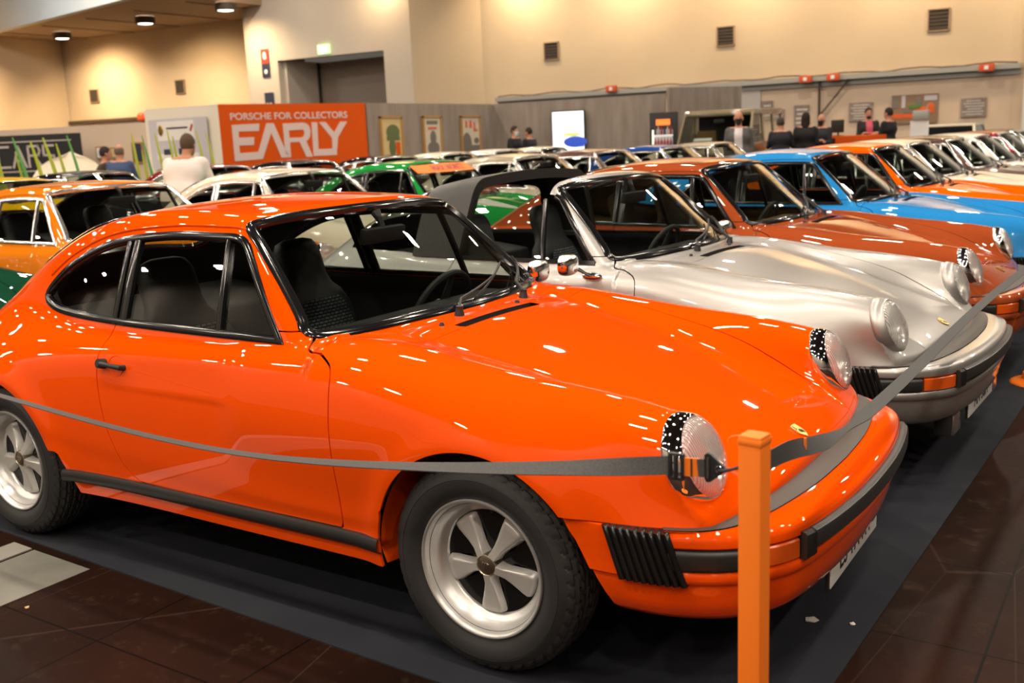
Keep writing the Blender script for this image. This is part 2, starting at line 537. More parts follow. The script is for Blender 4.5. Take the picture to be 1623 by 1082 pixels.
def _march(fn, mk_pt, a, b, n):
    t0 = np.full(n, a, float); st = (b-a)/120.0
    hit = np.full(n, b, float); found = np.zeros(n, bool); prev = None
    for k in range(121):
        t = a+st*k
        v = fn(*mk_pt(np.full(n, t)))
        new = (v < 0) & ~found
        hit[new] = t; found |= new
    lo = hit-st; hi = hit
    for _ in range(18):
        m = (lo+hi)/2; v = fn(*mk_pt(m)); neg = v < 0
        hi = np.where(neg, m, hi); lo = np.where(neg, lo, m)
    return (lo+hi)/2
def on_side(pts, side=1, fn=None, y0=1.0):
    fn = fn or body
    P = np.array(pts, float); x = P[:, 0]; z = P[:, 1]
    y = _march(fn, lambda t: (x, t, z), y0, .2, len(P))
    Q = np.stack([x, y*side, z], 1)
    G = grad(fn, Q, 2e-3); return Q, G/np.linalg.norm(G, axis=1, keepdims=True)
def on_top(pts, fn=None, z0=1.5):
    fn = fn or body
    P = np.array(pts, float); x = P[:, 0]; y = P[:, 1]
    z = _march(fn, lambda t: (x, y, t), z0, .3, len(P))
    Q = np.stack([x, y, z], 1)
    G = grad(fn, Q, 2e-3); return Q, G/np.linalg.norm(G, axis=1, keepdims=True)
def on_front(pts, fn=None, x0=-.2):
    fn = fn or body_house
    P = np.array(pts, float); y = P[:, 0]; z = P[:, 1]
    x = _march(fn, lambda t: (t, y, z), x0, -2.0, len(P))
    Q = np.stack([x, y, z], 1)
    G = grad(fn, Q, 2e-3); return Q, G/np.linalg.norm(G, axis=1, keepdims=True)

# outlines ----------------------------------------------------------
_wh = [(.30, .906), (.53, .900), (.645, .903), (.676, .928), (.658, .966), (.624, 1.06), (.582, 1.184), (.556, 1.236), (.50, 1.260), (.30, 1.275)]
WS_OUT = smooth_poly([(0, .908)]+_wh+[(0, 1.280)]+[(-a, b) for a, b in _wh[::-1]], 5)
DLO = smooth_poly([(-.760, .893, 'c'), (-.832, .975), (-.900, 1.062), (-.965, 1.142), (-1.012, 1.194), (-1.06, 1.216), (-1.15, 1.221), (-1.43, 1.221), (-1.74, 1.188), (-1.98, 1.108), (-2.12, 1.020), (-2.155, .965), (-2.10, .932), (-1.95, .912), (-1.6, .901), (-1.1, .896)], 5)
DOOR = smooth_poly([(-.70, .930, 'c'), (-.655, .884, 'c'), (-.573, .866), (-.522, .836), (-.506, .76), (-.499, .60), (-.497, .352, 'c'), (-.9, .350), (-1.40, .350), (-1.48, .362), (-1.55, .42), (-1.606, .54), (-1.633, .68), (-1.640, .79), (-1.625, .87), (-1.60, .93, 'c')], 5)
def arch_field(x, z, xc, r=.352):
    d = np.sqrt((x-xc)**2+(z-.315)**2)-r
    if xc == FW:
        low = np.maximum(np.abs(x-xc-.0)-(.335+np.where(x > xc, np.maximum(.44-z, 0)*.55, 0)), z-.44)
    else:
        low = np.maximum(np.abs(x-xc)-(.350+np.where(x > xc, np.maximum(.50-z, 0)*.42, 0)), z-.42)
    return np.minimum(d, low)
def hood_half(x):
    return np.interp(x, [-.42, 0, .4, .75], [.57, .505, .462, .445])
def sill_z(x):
    f = np.where(x > .20, .540, .0)                       # the nose ends above the bumper
    s = .257+0*x
    r = np.where(x < -2.62, .50, s)
    return np.maximum(np.maximum(f, 0), r)

def body_mesh(cell=.016):
    V, F = surface_nets(body, (-3.46, -.90, .235), (.80, .90, 1.36), cell)
    V, N = project(body, V)
    m = compact((V, N, [tuple(f) for f in F.tolist()]))
    return m
def cuts(base, targa=False):
    """cut one watertight skin into the painted panels and the panes"""
    out = {}
    X = lambda m: (m[0][:, 0], m[0][:, 1], m[0][:, 2])
    _, m = clip(base, base[0][:, 2]-.2575)
    x, y, z = X(m); _, m = clip(m, np.maximum(z-.530, .20-x))
    x, y, z = X(m); _, m = clip(m, np.maximum(z-.50, x+2.64))
    x, y, z = X(m); _, m = clip(m, arch_field(x, z, FW))
    x, y, z = X(m); _, m = clip(m, arch_field(x, z, RW))
    # windscreen
    x, y, z = X(m); f = np.maximum(np.maximum(sdpoly(y, z, WS_OUT), -1.25-x), x-ws_x(y, z)-.014); ins, m = clip(m, f); out['windscreen'] = ins
    # side windows
    x, y, z = X(m); f = np.maximum(sdpoly(x, z, DLO), .45-np.abs(y)); ins, m = clip(m, f)
    x, y, z = X(ins); r, l = clip(ins, y); out['side_window_R'] = r; out['side_window_L'] = l
    # rear window
    RWO = round_poly([(-1.93, -.46), (-1.93, .46), (-2.52, .42), (-2.52, -.42)], .10, 5)
    x, y, z = X(m); f = np.maximum(sdpoly(x, y, RWO), 1.0-z); ins, m = clip(m, f); out['rear_window'] = ins; out['_rwo'] = RWO
    # doors
    for s, nm in ((-1, 'door_R'), (1, 'door_L')):
        x, y, z = X(m); d = sdpoly(x, z, DOOR); f = np.maximum(d+.0022, .5-y*s)
        ins, m = clip(m, f)
        x, y, z = X(m); d = sdpoly(x, z, DOOR); f = np.maximum(d-.0022, .5-y*s)
        gap, m = clip(m, f)
        out[nm] = flange(ins, .010)
    # hood
    def hf(x, y, z, g):
        return np.maximum(np.maximum(np.abs(y)-hood_half(x), -(x+.395)), np.maximum(x-.80, .50-z))+g
    x, y, z = X(m); ins, m = clip(m, hf(x, y, z, .0013)); out['hood'] = flange(ins, .015)
    x, y, z = X(m); gap, m = clip(m, hf(x, y, z, -.0013))
    # air slot behind the hood
    x, y, z = X(m); f = np.maximum(np.maximum(np.abs(x+.417)-.0205, np.abs(y)-.245), .8-z); slot, m2 = clip(m, f)
    m = flange(m, .010, None)
    x, y, z = X(m); f = np.maximum(np.maximum(np.abs(x+.417)-.0205, np.abs(y)-.245), .8-z); slot, m = clip(m, f)
    out['shell'] = m
    out['_all'] = base
    return out

def targa_cuts(c):
    """open the roof: keep the screen frame, add the black hoop and the wrap-round rear pane"""
    o = dict(c)
    V, N, F = c['shell']; x, y, z = V[:, 0], V[:, 1], V[:, 2]
    gone, keep = clip(c['shell'], np.maximum(np.maximum(x+1.085, .915-z), -(x+2.50)))
    o['shell'] = keep
    b = c['_all']; x, y, z = b[0].T
    hoop, _ = clip(b, np.maximum(np.abs(x+1.73+.06*(1.3-z))-.165, .895-z))
    V, N, F = hoop; x, y, z = V.T
    o['hoop'] = flange((V+N*.010, N, F), .055)
    x, y, z = b[0].T; pane, _ = clip(b, np.maximum(np.maximum(x+1.895, -(x+2.53)), .935-z))
    o['rear_pane'] = pane
    for k in ('side_window_R', 'side_window_L'):
        a = c[k]; x, y, z = a[0].T
        g, _ = clip(a, np.maximum(-(x+1.585), z-1.195)); o[k] = g
    return o
# ------------------------------------------------------------------ car parts
def tube_sweep(P, Nn, r=.006, seg=8, lift=0.0, flat=1.0, closed=True):
    prof = [(r*math.cos(a), lift+r*flat*math.sin(a)) for a in np.linspace(0, 2*PI, seg+1)]
    return sweep(P, Nn, prof, closed)
def obj_sweep(name, P, Nn, prof, m, parent, closed=True):
    V, F = sweep(np.array(P), np.array(Nn), prof, closed)
    mb = MB(); mb.add(V, F)
    return mb.build(name, m, parent, ang=50)

def build_wheel(root, x, yc, side, width=.16, name='wheel'):
    """wheel with its centre plane at yc; outward is side*Y"""
    w = empty(name, (x, yc*side, .316)); w.parent = root
    w.rotation_euler = (0, WHEEL_PHASE, 0)
    if 'tyre' in WHEEL_CACHE:
        pass
    key = ('w', round(width, 3), side)
    if key in WHEEL_CACHE:
        for src in WHEEL_CACHE[key]:
            c = src.copy(); COL.objects.link(c); c.parent = w
        return w
    h = width/2; made = []
    # tyre, tread blocks are real relief
    half = [(.188, h-.010), (.198, h-.001), (.207, h+.004), (.225, h+.0165), (.245, h+.0225), (.262, h+.021), (.2625, h+.0195), (.2645, h+.0195), (.265, h+.0205),
            (.278, h+.015), (.284, h+.010)]
    tr = [(.2900, h+.0085), (.2955, h+.0045), (.3005, h-.0005), (.3050, h-.0065), (.3090, h-.013), (.3120, h-.020)]
    n_t = 30
    tread = [(.3140+.0022*(1-(2*k/(n_t-1)-1)**2), (h-.026)*(1-2*k/(n_t-1))) for k in range(n_t)]
    prof = half+tr+tread+[(r, -d) for r, d in (half+tr)[::-1]]
    seg = 300; V = []; F = []; n = len(prof)
    i0 = len(half); i1 = n-len(half)
    for k in range(seg):
        a = 2*PI*k/seg
        for i, (r, d) in enumerate(prof):
            if i0 <= i < i1:
                u = d/(h+.0085)
                au = abs(u)
                groove = any(abs(au-g) < .045 for g in (.10, .36, .60, .82))
                ph = (a*300/(2*PI)+ (7*abs(((u*4.4) % 2)-1)))
                if groove or (ph % 7) < 1.7: r -= .0055
            V.append((r*math.cos(a), d*side, r*math.sin(a)))
    for k in range(seg):
        l = (k+1) % seg
        for i in range(n-1): F.append((k*n+i, l*n+i, l*n+i+1, k*n+i+1))
    mb = MB(); mb.add(V, F); made.append(mb.build('tyre', M['tyre'], w, ang=28))
    # rim
    o = h
    mb = MB()
    mb.lathe([(.199, o-.004), (.2045, o+.001), (.2055, o+.006), (.203, o+.0105), (.198, o+.0105), (.1945, o+.006), (.191, o-.004), (.186, o-.018), (.180, o-.034), (.171, o-.046), (.160, o-.052), (.156, o-.056),
              (.154, o-.062)], axis='Y', seg=96) if side > 0 else mb.lathe([(r, -d) for r, d in [(.199, o-.004), (.2045, o+.001), (.2055, o+.006), (.203, o+.0105), (.198, o+.0105), (.1945, o+.006), (.191, o-.004), (.186, o-.018), (.180, o-.034), (.171, o-.046), (.160, o-.052), (.156, o-.056), (.154, o-.062)]], axis='Y', seg=96)
    made.append(mb.build('rim', M['rim'], w, ang=60))
    # black centre with five windows
    mb = MB(); dz = o-.066
    ring_n = 90
    V = []; F = []
    def fld(a):
        q = ((a-PI/2) % (2*PI/5))-PI/5
        return abs(q)
    rs = [.034, .05, .07, .09, .11, .128, .142, .156]
    for k in range(ring_n*2):
        a = 2*PI*k/(ring_n*2); q = fld(a)
        for r in rs:
            dd = dz+.004
            V.append((r*math.cos(a), dd*side, r*math.sin(a)))
    nr = len(rs)
    for k in range(ring_n*2):
        l = (k+1) % (ring_n*2); a = 2*PI*(k+.5)/(ring_n*2); q = fld(a)
        for i in range(nr-1):
            rm = (rs[i]+rs[i+1])/2
            # q is 0 midway between petals
            if .07 < rm < .142 and q < .40*(1-.35*(rm-.07)/.07)*1.0 and q*rm < .036: continue
            F.append((k*nr+i, l*nr+i, l*nr+i+1, k*nr+i+1))
    mb.add(V, F)
    mb.lathe([(.156, (dz+.004)*side), (.156, (dz-.02)*side)], axis='Y', seg=64)
    for k in range(5):
        a = PI/2+2*PI*(k+.5)/5; c = Vector((.058*math.cos(a), (dz+.006)*side, .058*math.sin(a)))
        mb.tube([c, c+Vector((0, .016*side, 0))], [.0105, .009], 6)
    made.append(mb.build('rim_centre', M['black_gloss'], w, ang=40))
    # brake disc and drum behind
    mb = MB(); mb.lathe([(.03, (dz-.03)*side), (.138, (dz-.03)*side), (.138, (dz-.05)*side), (.03, (dz-.05)*side)], axis='Y', seg=48)
    mb.box((.10, (dz-.028)*side, .045), (.05, .05, .09), bev=.006)
    made.append(mb.build('brake_disc', M['brake'], w))
    # five petals
    for k in range(5):
        a = PI/2+PI+2*PI*k/5-0.0
        rad = Vector((math.cos(a), 0, math.sin(a))); tan = Vector((-math.sin(a), 0, math.cos(a)))
        rows = [(.030, .0165, .040), (.045, .0160, .036), (.062, .0185, .030), (.085, .0250, .026), (.108, .0325, .024), (.128, .0385, .023), (.139, .0405, .022), (.1445, .0385, .019), (.147, .034, .012)]
        V = []; F = []; nc = 13
        for (r, hw, ht) in rows:
            for j in range(nc):
                t = -1+2*j/(nc-1); at = abs(t)
                prof_h = ht*(1.0) if at < .70 else ht*(1-((at-.70)/.30)**2.0*.62)
                if at == 1: prof_h = 0.0
                tt = max(-1, min(1, t))
                s = hw*tt*(1.0 if at < 1 else 1.04)
                rr = r+(.004*(1-tt*tt) if r > .13 else 0)
                V.append(rad*rr+tan*s+Vector((0, (dz+.003+prof_h)*side, 0)))
        nrw = len(rows)
        V2 = [rad*(.149+.004*(1-(-1+2*j/(nc-1))**2))+tan*(.034*(-1+2*j/(nc-1)))+Vector((0, (dz+.002)*side, 0)) for j in range(nc)]
        V += V2; nrw += 1
        for i in range(nrw-1):
            for j in range(nc-1): F.append((i*nc+j, i*nc+j+1, (i+1)*nc+j+1, (i+1)*nc+j))
        mb = MB(); mb.add(V, F); made.append(mb.build('petal', M['petal'], w, ang=45))
    mb = MB(); d0 = dz+.030
    mb.lathe([(r, d*side) for r, d in [(.034, dz), (.034, d0+.008), (.0325, d0+.012), (.030, d0+.0135), (.0285, d0+.011), (.0275, d0+.0115), (.0005, d0+.0125)]], axis='Y', seg=40)
    made.append(mb.build('hub_cap', M['cap'], w, ang=30))
    mb = MB(); sh = [(-.011, .012), (.011, .012), (.012, .004), (.009, -.006), (0, -.013), (-.009, -.006), (-.012, .004)]
    for (a, b, c, d) in ((-.010, .002, .0025, .009), (-.004, -.010, .003, .020), (.003, -.008, .0025, .018), (.008, -.002, .002, .010)):
        mb.box((a, (d0+.0135)*side, b+d/2-.002), (c, .002, d), R=Euler((0, .25, 0)).to_matrix())
    made.append(mb.build('emblem', M['chrome'], w, smooth=False))
    WHEEL_CACHE[key] = made
    return w
WHEEL_CACHE = {}
WHEEL_PHASE = 0.0
M['brake'] = mat('brake_metal', (.10, .095, .09), .45, .8)

# front bumper curves: right-hand half, mirrored
def mirror_curve(half): return half+[(x, -y) for x, y in half[::-1] if abs(y) > 1e-6]
BUMP_B = mirror_curve(smooth_poly([(.27, -.790), (.40, -.787), (.50, -.782), (.571, -.770), (.65, -.742), (.72, -.700), (.785, -.635), (.829, -.555), (.855, -.45), (.875, -.30), (.886, -.15), (.889, 0)], 6, False))
BUMP_I = [(.545, -.745), (.612, -.715), (.657, -.624), (.701, -.40), (.718, -.20), (.722, 0)]
BUMP_O = [(.560, -.768), (.640, -.733), (.705, -.660), (.752, -.52), (.790, -.27), (.802, 0)]
class Path2:
    def __init__(s, pts, n=400):
        s.P = resample(pts, n); d = np.gradient(s.P, axis=0); d /= np.linalg.norm(d, axis=1, keepdims=True)
        s.N = np.stack([d[:, 1], -d[:, 0]], 1)      # outward for a path running right -> left round the nose
        s.L = np.linspace(0, 1, n)
    def at(s, t):
        return np.array([np.interp(t, s.L, s.P[:, 0]), np.interp(t, s.L, s.P[:, 1])]), np.array([np.interp(t, s.L, s.N[:, 0]), np.interp(t, s.L, s.N[:, 1])])
    def t_of(s, x, y):
        return float(s.L[np.argmin((s.P[:, 0]-x)**2+(s.P[:, 1]-y)**2)])
PB = Path2(BUMP_B)
def path_grid(path, t0, t1, n, prof, fmod=None):
    V = []; Nn = []; F = []; m = len(prof)
    for i in range(n):
        t = t0+(t1-t0)*i/(n-1); p, nn = path.at(t)
        for j, (d, z) in enumerate(prof):
            dd = d+(fmod(i/(n-1), j/(m-1)) if fmod else 0)
            V.append((p[0]+nn[0]*dd, p[1]+nn[1]*dd, z)); Nn.append((nn[0], nn[1], 0))
    for i in range(n-1):
        for j in range(m-1): F.append((i*m+j, (i+1)*m+j, (i+1)*m+j+1, i*m+j+1))
    return np.array(V), np.array(Nn), F
def loft_pts(A, B, n=60, za=.53, zb=.53, steps=2, bow=0.0):
    A = resample(A, n); B = resample(B, n); V = []; F = []
    for i in range(n):
        for k in range(steps):
            t = k/(steps-1)
            p = A[i]*(1-t)+B[i]*t
            V.append((p[0], p[1], za*(1-t)+zb*t+bow*4*t*(1-t)))
    for i in range(n-1):
        for k in range(steps-1): F.append((i*steps+k, (i+1)*steps+k, (i+1)*steps+k+1, i*steps+k+1))
    return V, F

def add_closed(mb, prof_outer, path, t0, t1, n, back=.02):
    """a capped bar swept along the path; prof is a closed section"""
    V, Nn, F = path_grid(path, t0, t1, n, prof_outer+[prof_outer[0]])
    m = len(prof_outer)+1
    mb.add(V, F+[tuple(range(m-2, -1, -1)), tuple((n-1)*m+k for k in range(m-1))])

def text_mesh(name, body, size, m, parent=None, extrude=0.002, M4=None, align='CENTER', space=1.0, sx=1.0, shear=0.0, bold=0.0):
    cu = bpy.data.curves.new(name, 'FONT'); cu.body = body; cu.size = size; cu.extrude = extrude
    cu.align_x = align; cu.align_y = 'CENTER'; cu.space_character = space; cu.offset = bold; cu.shear = shear
    t = bpy.data.objects.new('tmp', cu); COL.objects.link(t)
    bpy.context.view_layer.update()
    dg = bpy.context.evaluated_depsgraph_get()
    me = bpy.data.meshes.new_from_object(t.evaluated_get(dg))
    bpy.data.objects.remove(t); bpy.data.curves.remove(cu)
    me.name = name
    T = (M4 or Matrix.Identity(4)) @ Matrix.Diagonal((sx, 1, 1, 1))
    me.transform(T)
    me.materials.clear(); me.materials.append(m)
    o = bpy.data.objects.new(name, me); COL.objects.link(o)
    if parent: o.parent = parent
    return o

def build_headlight(root, side, ring_mat, name='headlight'):
    h = empty(name, tuple(HL_C*np.array([1, side, 1]))); h.parent = root
    ang = math.atan2(.355, .934)
    R = Euler((0, -ang, 0)).to_matrix() @ Euler((0, 0, .03*side)).to_matrix()      # local X = axis
    mb = MB()
    mb.lathe([(.112, -.020), (.1255, -.012), (.1275, .000), (.1265, .010), (.122, .020), (.1165, .030), (.111, .038), (.107, .0405), (.1045, .038), (.1035, .030)], axis='X', seg=56, R=R)
    a = R @ Vector((.012, 0, -.126)); mb.box(tuple(a), (.016, .014, .010), R=R, bev=.003)
    mb.build('headlight_ring', ring_mat, h, ang=50)
    mb = MB(); prof = [(.1045, .036)]
    for k in range(1, 11):
        t = k/10; prof.append((.1045*math.cos(t*PI/2)*1.0+0.0001, .036+.034*math.sin(t*PI/2)**.85))
    V = []; 
    mb.lathe(prof, axis='X', seg=56, R=R)
    mb.build('headlight_glass', M['flute_glass'], h, ang=60)
    mb = MB(); mb.lathe([(.104, .030), (.098, .010), (.085, -.012), (.06, -.035), (.03, -.048), (.0005, -.052)], axis='X', seg=40, R=R)
    mb.build('reflector', M['reflector'], h, ang=60)
    mb = MB(); mb.lathe([(.0005, .018), (.010, .014), (.014, 0), (.014, -.03)], axis='X', seg=20, R=R)
    mb.build('bulb', M['chrome'], h)
    return h
def flute_material():
    m = thin_glass('fluted_glass', (.90, .90, .89), 1.5, 0.06, 2.2)
    nt = m.node_tree; N = nt.nodes; L = nt.links
    tr = [n for n in N if n.type == 'BSDF_TRANSPARENT'][0]; mixn = [n for n in N if n.type == 'MIX_SHADER'][0]
    # a share of frosted scatter, fluted by vertical ribs
    df = N.new('ShaderNodeBsdfDiffuse'); df.inputs[0].default_value = (.80, .79, .77, 1)
    m2 = N.new('ShaderNodeMixShader')
    tc = N.new('ShaderNodeTexCoord'); w = N.new('ShaderNodeTexWave'); w.wave_type = 'BANDS'; w.bands_direction = 'Y'
    w.inputs['Scale'].default_value = 44; w.inputs['Distortion'].default_value = 0
    L.new(tc.outputs['Object'], w.inputs[0])
    mr = N.new('ShaderNodeMapRange'); mr.inputs[3].default_value = .24; mr.inputs[4].default_value = .56
    L.new(w.outputs[1], mr.inputs[0]); L.new(mr.outputs[0], m2.inputs[0])
    L.new(tr.outputs[0], m2.inputs[1]); L.new(df.outputs[0], m2.inputs[2]); L.new(m2.outputs[0], mixn.inputs[1])
    bp = N.new('ShaderNodeBump'); bp.inputs['Strength'].default_value = .18; bp.inputs['Distance'].default_value = .003
    L.new(w.outputs[1], bp.inputs['Height'])
    for g in N:
        if g.type == 'BSDF_GLOSSY': L.new(bp.outputs[0], g.inputs['Normal'])
    return m
M['flute_glass'] = flute_material()

def build_seat(root, y, cloth=True, trim='seat', x=-1.41):
    s = empty('seat', (x, y, .225)); s.parent = root
    m = M[trim]
    # section of the back: a slab that tilts back and narrows into the head rest
    def slab(rows, mat_, name, parent, th_front=1.0):
        V = []; F = []; nc = 17
        for (cx, cz, hw, ht, tx, tz) in rows:
            for j in range(nc-1):
                a = 2*PI*j/(nc-1); ca, sa = math.cos(a), math.sin(a)
                u = (abs(ca)**.55)*(1 if ca > 0 else -1)*hw; w = (abs(sa)**.7)*(1 if sa > 0 else -1)*ht
                V.append((cx+tx*w, u, cz+tz*w))
        m_ = nc-1
        for i in range(len(rows)-1):
            for j in range(m_): F.append((i*m_+j, i*m_+(j+1) % m_, (i+1)*m_+(j+1) % m_, (i+1)*m_+j))
        F.append(tuple(range(m_-1, -1, -1))); F.append(tuple((len(rows)-1)*m_+j for j in range(m_)))
        mb = MB(); mb.add(V, F); return mb.build(name, mat_, parent, ang=60)
    # back, z local from seat root (floor pan .26)
    bx = -.16
    rows = []
    for (t, hw, ht) in [(0, .20, .05), (.04, .235, .07), (.14, .245, .075), (.26, .24, .07), (.36, .225, .062), (.42, .19, .055), (.455, .145, .05), (.50, .125, .052), (.56, .125, .056), (.62, .122, .054), (.655, .10, .042), (.668, .06, .02)]:
        rows.append((bx-.30*t, .20+t, hw, ht, .96, .28))
    slab(rows, m, 'backrest', s)
    if cloth:
        V = []; F = []; n1 = 12; n2 = 7
        for i in range(n1):
            t = .06+.33*i/(n1-1)
            for j in range(n2):
                u = -1+2*j/(n2-1)
                hw = .150*(1-.25*max(0, (t-.28)/.11)**2)
                V.append((bx-.30*t+.072+.006*(1-u*u), u*hw, .20+t+.02))
        for i in range(n1-1):
            for j in range(n2-1): F.append((i*n2+j, i*n2+j+1, (i+1)*n2+j+1, (i+1)*n2+j))
        mb = MB(); mb.add(V, F); mb.build('cloth_panel', M['plaid'], s)
    rows = [(-.22, .12, .20, .06, 0, 1), (-.18, .125, .235, .075, 0, 1), (0, .14, .245, .08, 0, 1), (.18, .155, .24, .08, 0, 1), (.26, .155, .225, .065, 0, 1), (.285, .15, .18, .03, 0, 1)]
    rows = [(cx, cz, hw, ht, tx, tz) for (cx, cz, hw, ht, tx, tz) in rows]
    slab(rows, m, 'cushion', s)
    mb = MB(); mb.box((0, 0, .03), (.40, .36, .06), bev=.01); mb.build('seat_base', M['black_matt'], s)
    return s
def plaid_material():
    m = M['plaid']; nt = m.node_tree; N = nt.nodes; L = nt.links; b = N['Principled BSDF']
    tc = N.new('ShaderNodeTexCoord'); mp = N.new('ShaderNodeMapping'); mp.inputs['Rotation'].default_value = (0, PI/2, 0)
    L.new(tc.outputs['Object'], mp.inputs[0])
    br = N.new('ShaderNodeTexBrick'); br.inputs['Scale'].default_value = 18
    br.inputs['Color1'].default_value = (.20, .23, .29, 1); br.inputs['Color2'].default_value = (.40, .43, .47, 1); br.inputs['Mortar'].default_value = (.02, .022, .028, 1)
    br.inputs['Mortar Size'].default_value = .06
    sp = N.new('ShaderNodeSeparateXYZ'); cb = N.new('ShaderNodeCombineXYZ')
    L.new(tc.outputs['Object'], sp.inputs[0]); L.new(sp.outputs[1], cb.inputs[0]); L.new(sp.outputs[2], cb.inputs[1])
    L.new(cb.outputs[0], br.inputs[0])
    nz = N.new('ShaderNodeTexNoise'); nz.inputs['Scale'].default_value = 220
    mx = N.new('ShaderNodeMixRGB'); mx.blend_type = 'MULTIPLY'; mx.inputs[0].default_value = .7
    L.new(br.outputs[0], mx.inputs[1]); L.new(nz.outputs[0], mx.inputs[2]); L.new(mx.outputs[0], b.inputs['Base Color'])
plaid_material()

def build_plate(root, text):
    p = empty('number_plate', (.830, 0, .280)); p.parent = root
    mb = MB(); mb.box((-.006, 0, 0), (.010, .54, .125), bev=.002); mb.build('plate_holder', M['black_matt'], p)
    mb = MB(); mb.box((0, 0, 0), (.004, .52, .110), bev=.001); mb.build('plate', M['white_plain'], p)
    M4 = Matrix.Translation((.0028, 0, 0)) @ Euler((PI/2, 0, PI/2)).to_matrix().to_4x4()
    text_mesh('plate_letters', text, .105, M['black_plain'], p, .0006, M4, sx=.82)
    return p

CAR_MESH = {}
def make_car(paint_mat, cut, trim='black', name='sports_car', targa=False, mirrors=(1,), full=True, interior='black', plate=None, ring='chrome', wheels=True, fog=False):
    """one complete car in its own space; everything is parented to the root Empty"""
    root = empty(name)
    pm = paint_mat
    def skin(nm, key, m, off=0.0, parent=root):
        V, N, F = cut[key]
        return mk(nm, V-N*off, F, m, parent, N)
    tm = M['black_gloss'] if trim == 'black' else M['bright_trim']
    skin('body_shell', 'shell', pm)
    skin('hood', 'hood', pm)
    doors = {}
    for s, nm in ((-1, 'door_R'), (1, 'door_L')): doors[s] = skin('door', nm, pm)
    ws = skin('windscreen', 'windscreen', M['glass'], .007)
    P, Nn = on_front(resample(WS_OUT, 150, True))
    P, Nn = P, Nn
    obj_sweep('windscreen_seal', P, Nn, [(.004, -.012), (.003, .004), (-.004, .0085), (-.016, .0095), (-.0175, .0065), (-.024, .008), (-.034, .003), (-.036, -.012)] , M['black_gloss'], ws)
    if trim != 'black':
        obj_sweep('chrome_strip', P, Nn, [(-.008, .008), (-.010, .0125), (-.016, .0135), (-.021, .0115), (-.022, .006)], M['chrome'], ws)
    # side glass
    if not targa:
        for s, key in ((-1, 'side_window_R'), (1, 'side_window_L')):
            g = skin('side_window', key, M['glass'], .010)
            P, Nn = on_side(resample(DLO, 150, True), s)
            q = 1 if s < 0 else -1
            obj_sweep('window_frame', P, Nn, [(q*.004, -.012), (q*.003, .003), (q*-.004, .0065), (q*-.018, .007), (q*-.024, .002), (q*-.026, -.012)], tm, g)
            for (xa, za, xb, zb, wd) in ((-1.575, .90, -1.590, 1.205, .020), (-1.625, .90, -1.638, 1.200, .014), (-1.060, .898, -1.105, 1.215, .011)):
                L_ = [(xa+(xb-xa)*t, za+(zb-za)*t) for t in np.linspace(0, 1, 12)]
                P, Nn = on_side(L_, s)
                obj_sweep('window_post', P, Nn, [(wd, -.014), (wd, .003), (wd*.5, .006), (-wd*.5, .006), (-wd, .003), (-wd, -.014)], tm, g, closed=False)
            # drip rail
            dr = smooth_poly([(-1.00, 1.206), (-1.06, 1.236), (-1.15, 1.243), (-1.43, 1.243), (-1.75, 1.210), (-1.99, 1.132), (-2.14, 1.045)], 8, False)
            P, Nn = on_side(dr, s)
            obj_sweep('drip_rail', P, Nn, [(.006, -.004), (.004, .004), (0, .006), (-.004, .004), (-.006, -.004)], pm, root, closed=False)
        rw = skin('rear_window', 'rear_window', M['glass'], .007)
        P, Nn = on_top(resample(cut['_rwo'], 90, True))
        obj_sweep('rear_window_seal', P, Nn, [(.004, -.012), (.003, .005), (-.008, .009), (-.024, .006), (-.026, -.012)], M['black_gloss'], rw)
    else:
        hp = skin('targa_hoop', 'hoop', M['hoop'])
        rp = skin('rear_window', 'rear_pane', M['glass'], .002)
        V, F = sweep(*on_front([(yy, 1.292-.045*yy*yy) for yy in np.linspace(-.5, .5, 20)], x0=-.9), [(-.01, -.012), (-.008, .006), (.008, .006), (.01, -.012)], False)
        for s, key in ((-1, 'side_window_R'), (1, 'side_window_L')):
            g = skin('side_window', key, M['glass'], .010)
            q = 1 if s < 0 else -1
            L_ = [(-.762, .900), (-.832, .975), (-.900, 1.062), (-.965, 1.142), (-1.012, 1.194), (-1.05, 1.212)]
            P, Nn = on_side(resample(smooth_poly(L_, 6, False), 40), s)
            obj_sweep('window_frame', P, Nn, [(q*.010, -.012), (q*.009, .006), (q*-.009, .006), (q*-.016, .002), (q*-.018, -.012)], tm, g, closed=False)
            L_ = [(x_, .900) for x_ in np.linspace(-.76, -1.60, 30)]
            P, Nn = on_side(L_, s)
            obj_sweep('window_sill_strip', P, Nn, [(.012, -.012), (.011, .007), (-.009, .008), (-.012, -.012)], tm, g, closed=False)
            L_ = [(-1.060+(-.045)*t, .898+.297*t) for t in np.linspace(0, 1, 12)]
            P, Nn = on_side(L_, s)
            obj_sweep('window_post', P, Nn, [(.011, -.014), (.011, .003), (.005, .006), (-.005, .006), (-.011, .003), (-.011, -.014)], tm, g, closed=False)
    # door handle
    for s in (-1, 1):
        d = doors[s]
        P, Nn = on_side([(-1.600, .772), (-1.565, .772), (-1.53, .769), (-1.49, .766)], s)
        C0 = Vector(P[0])+Vector(Nn[0])*.018
        mb = MB(); mb.tube([Vector(P[0])+Vector(Nn[0])*.0, Vector(P[0])+Vector(Nn[0])*.026], [.019, .017], 18)
        mb.tube([Vector(P[0])+Vector(Nn[0])*.022, Vector(P[0])+Vector(Nn[0])*.030], [.012, .011], 16)
        pts = [Vector(P[k])+Vector(Nn[k])*h for k, h in ((0, .020), (1, .027), (2, .027), (3, .018), (3, .0))]
        mb.tube(pts, [.010, .0085, .0085, .010, .011], 10)
        mb.build('door_handle', M['black_matt'], d)
        Pc, Nc = on_side([(-1.535+.042*math.cos(a), .768+.036*math.sin(a)) for a in np.linspace(0, 2*PI, 25)[:-1]], s)
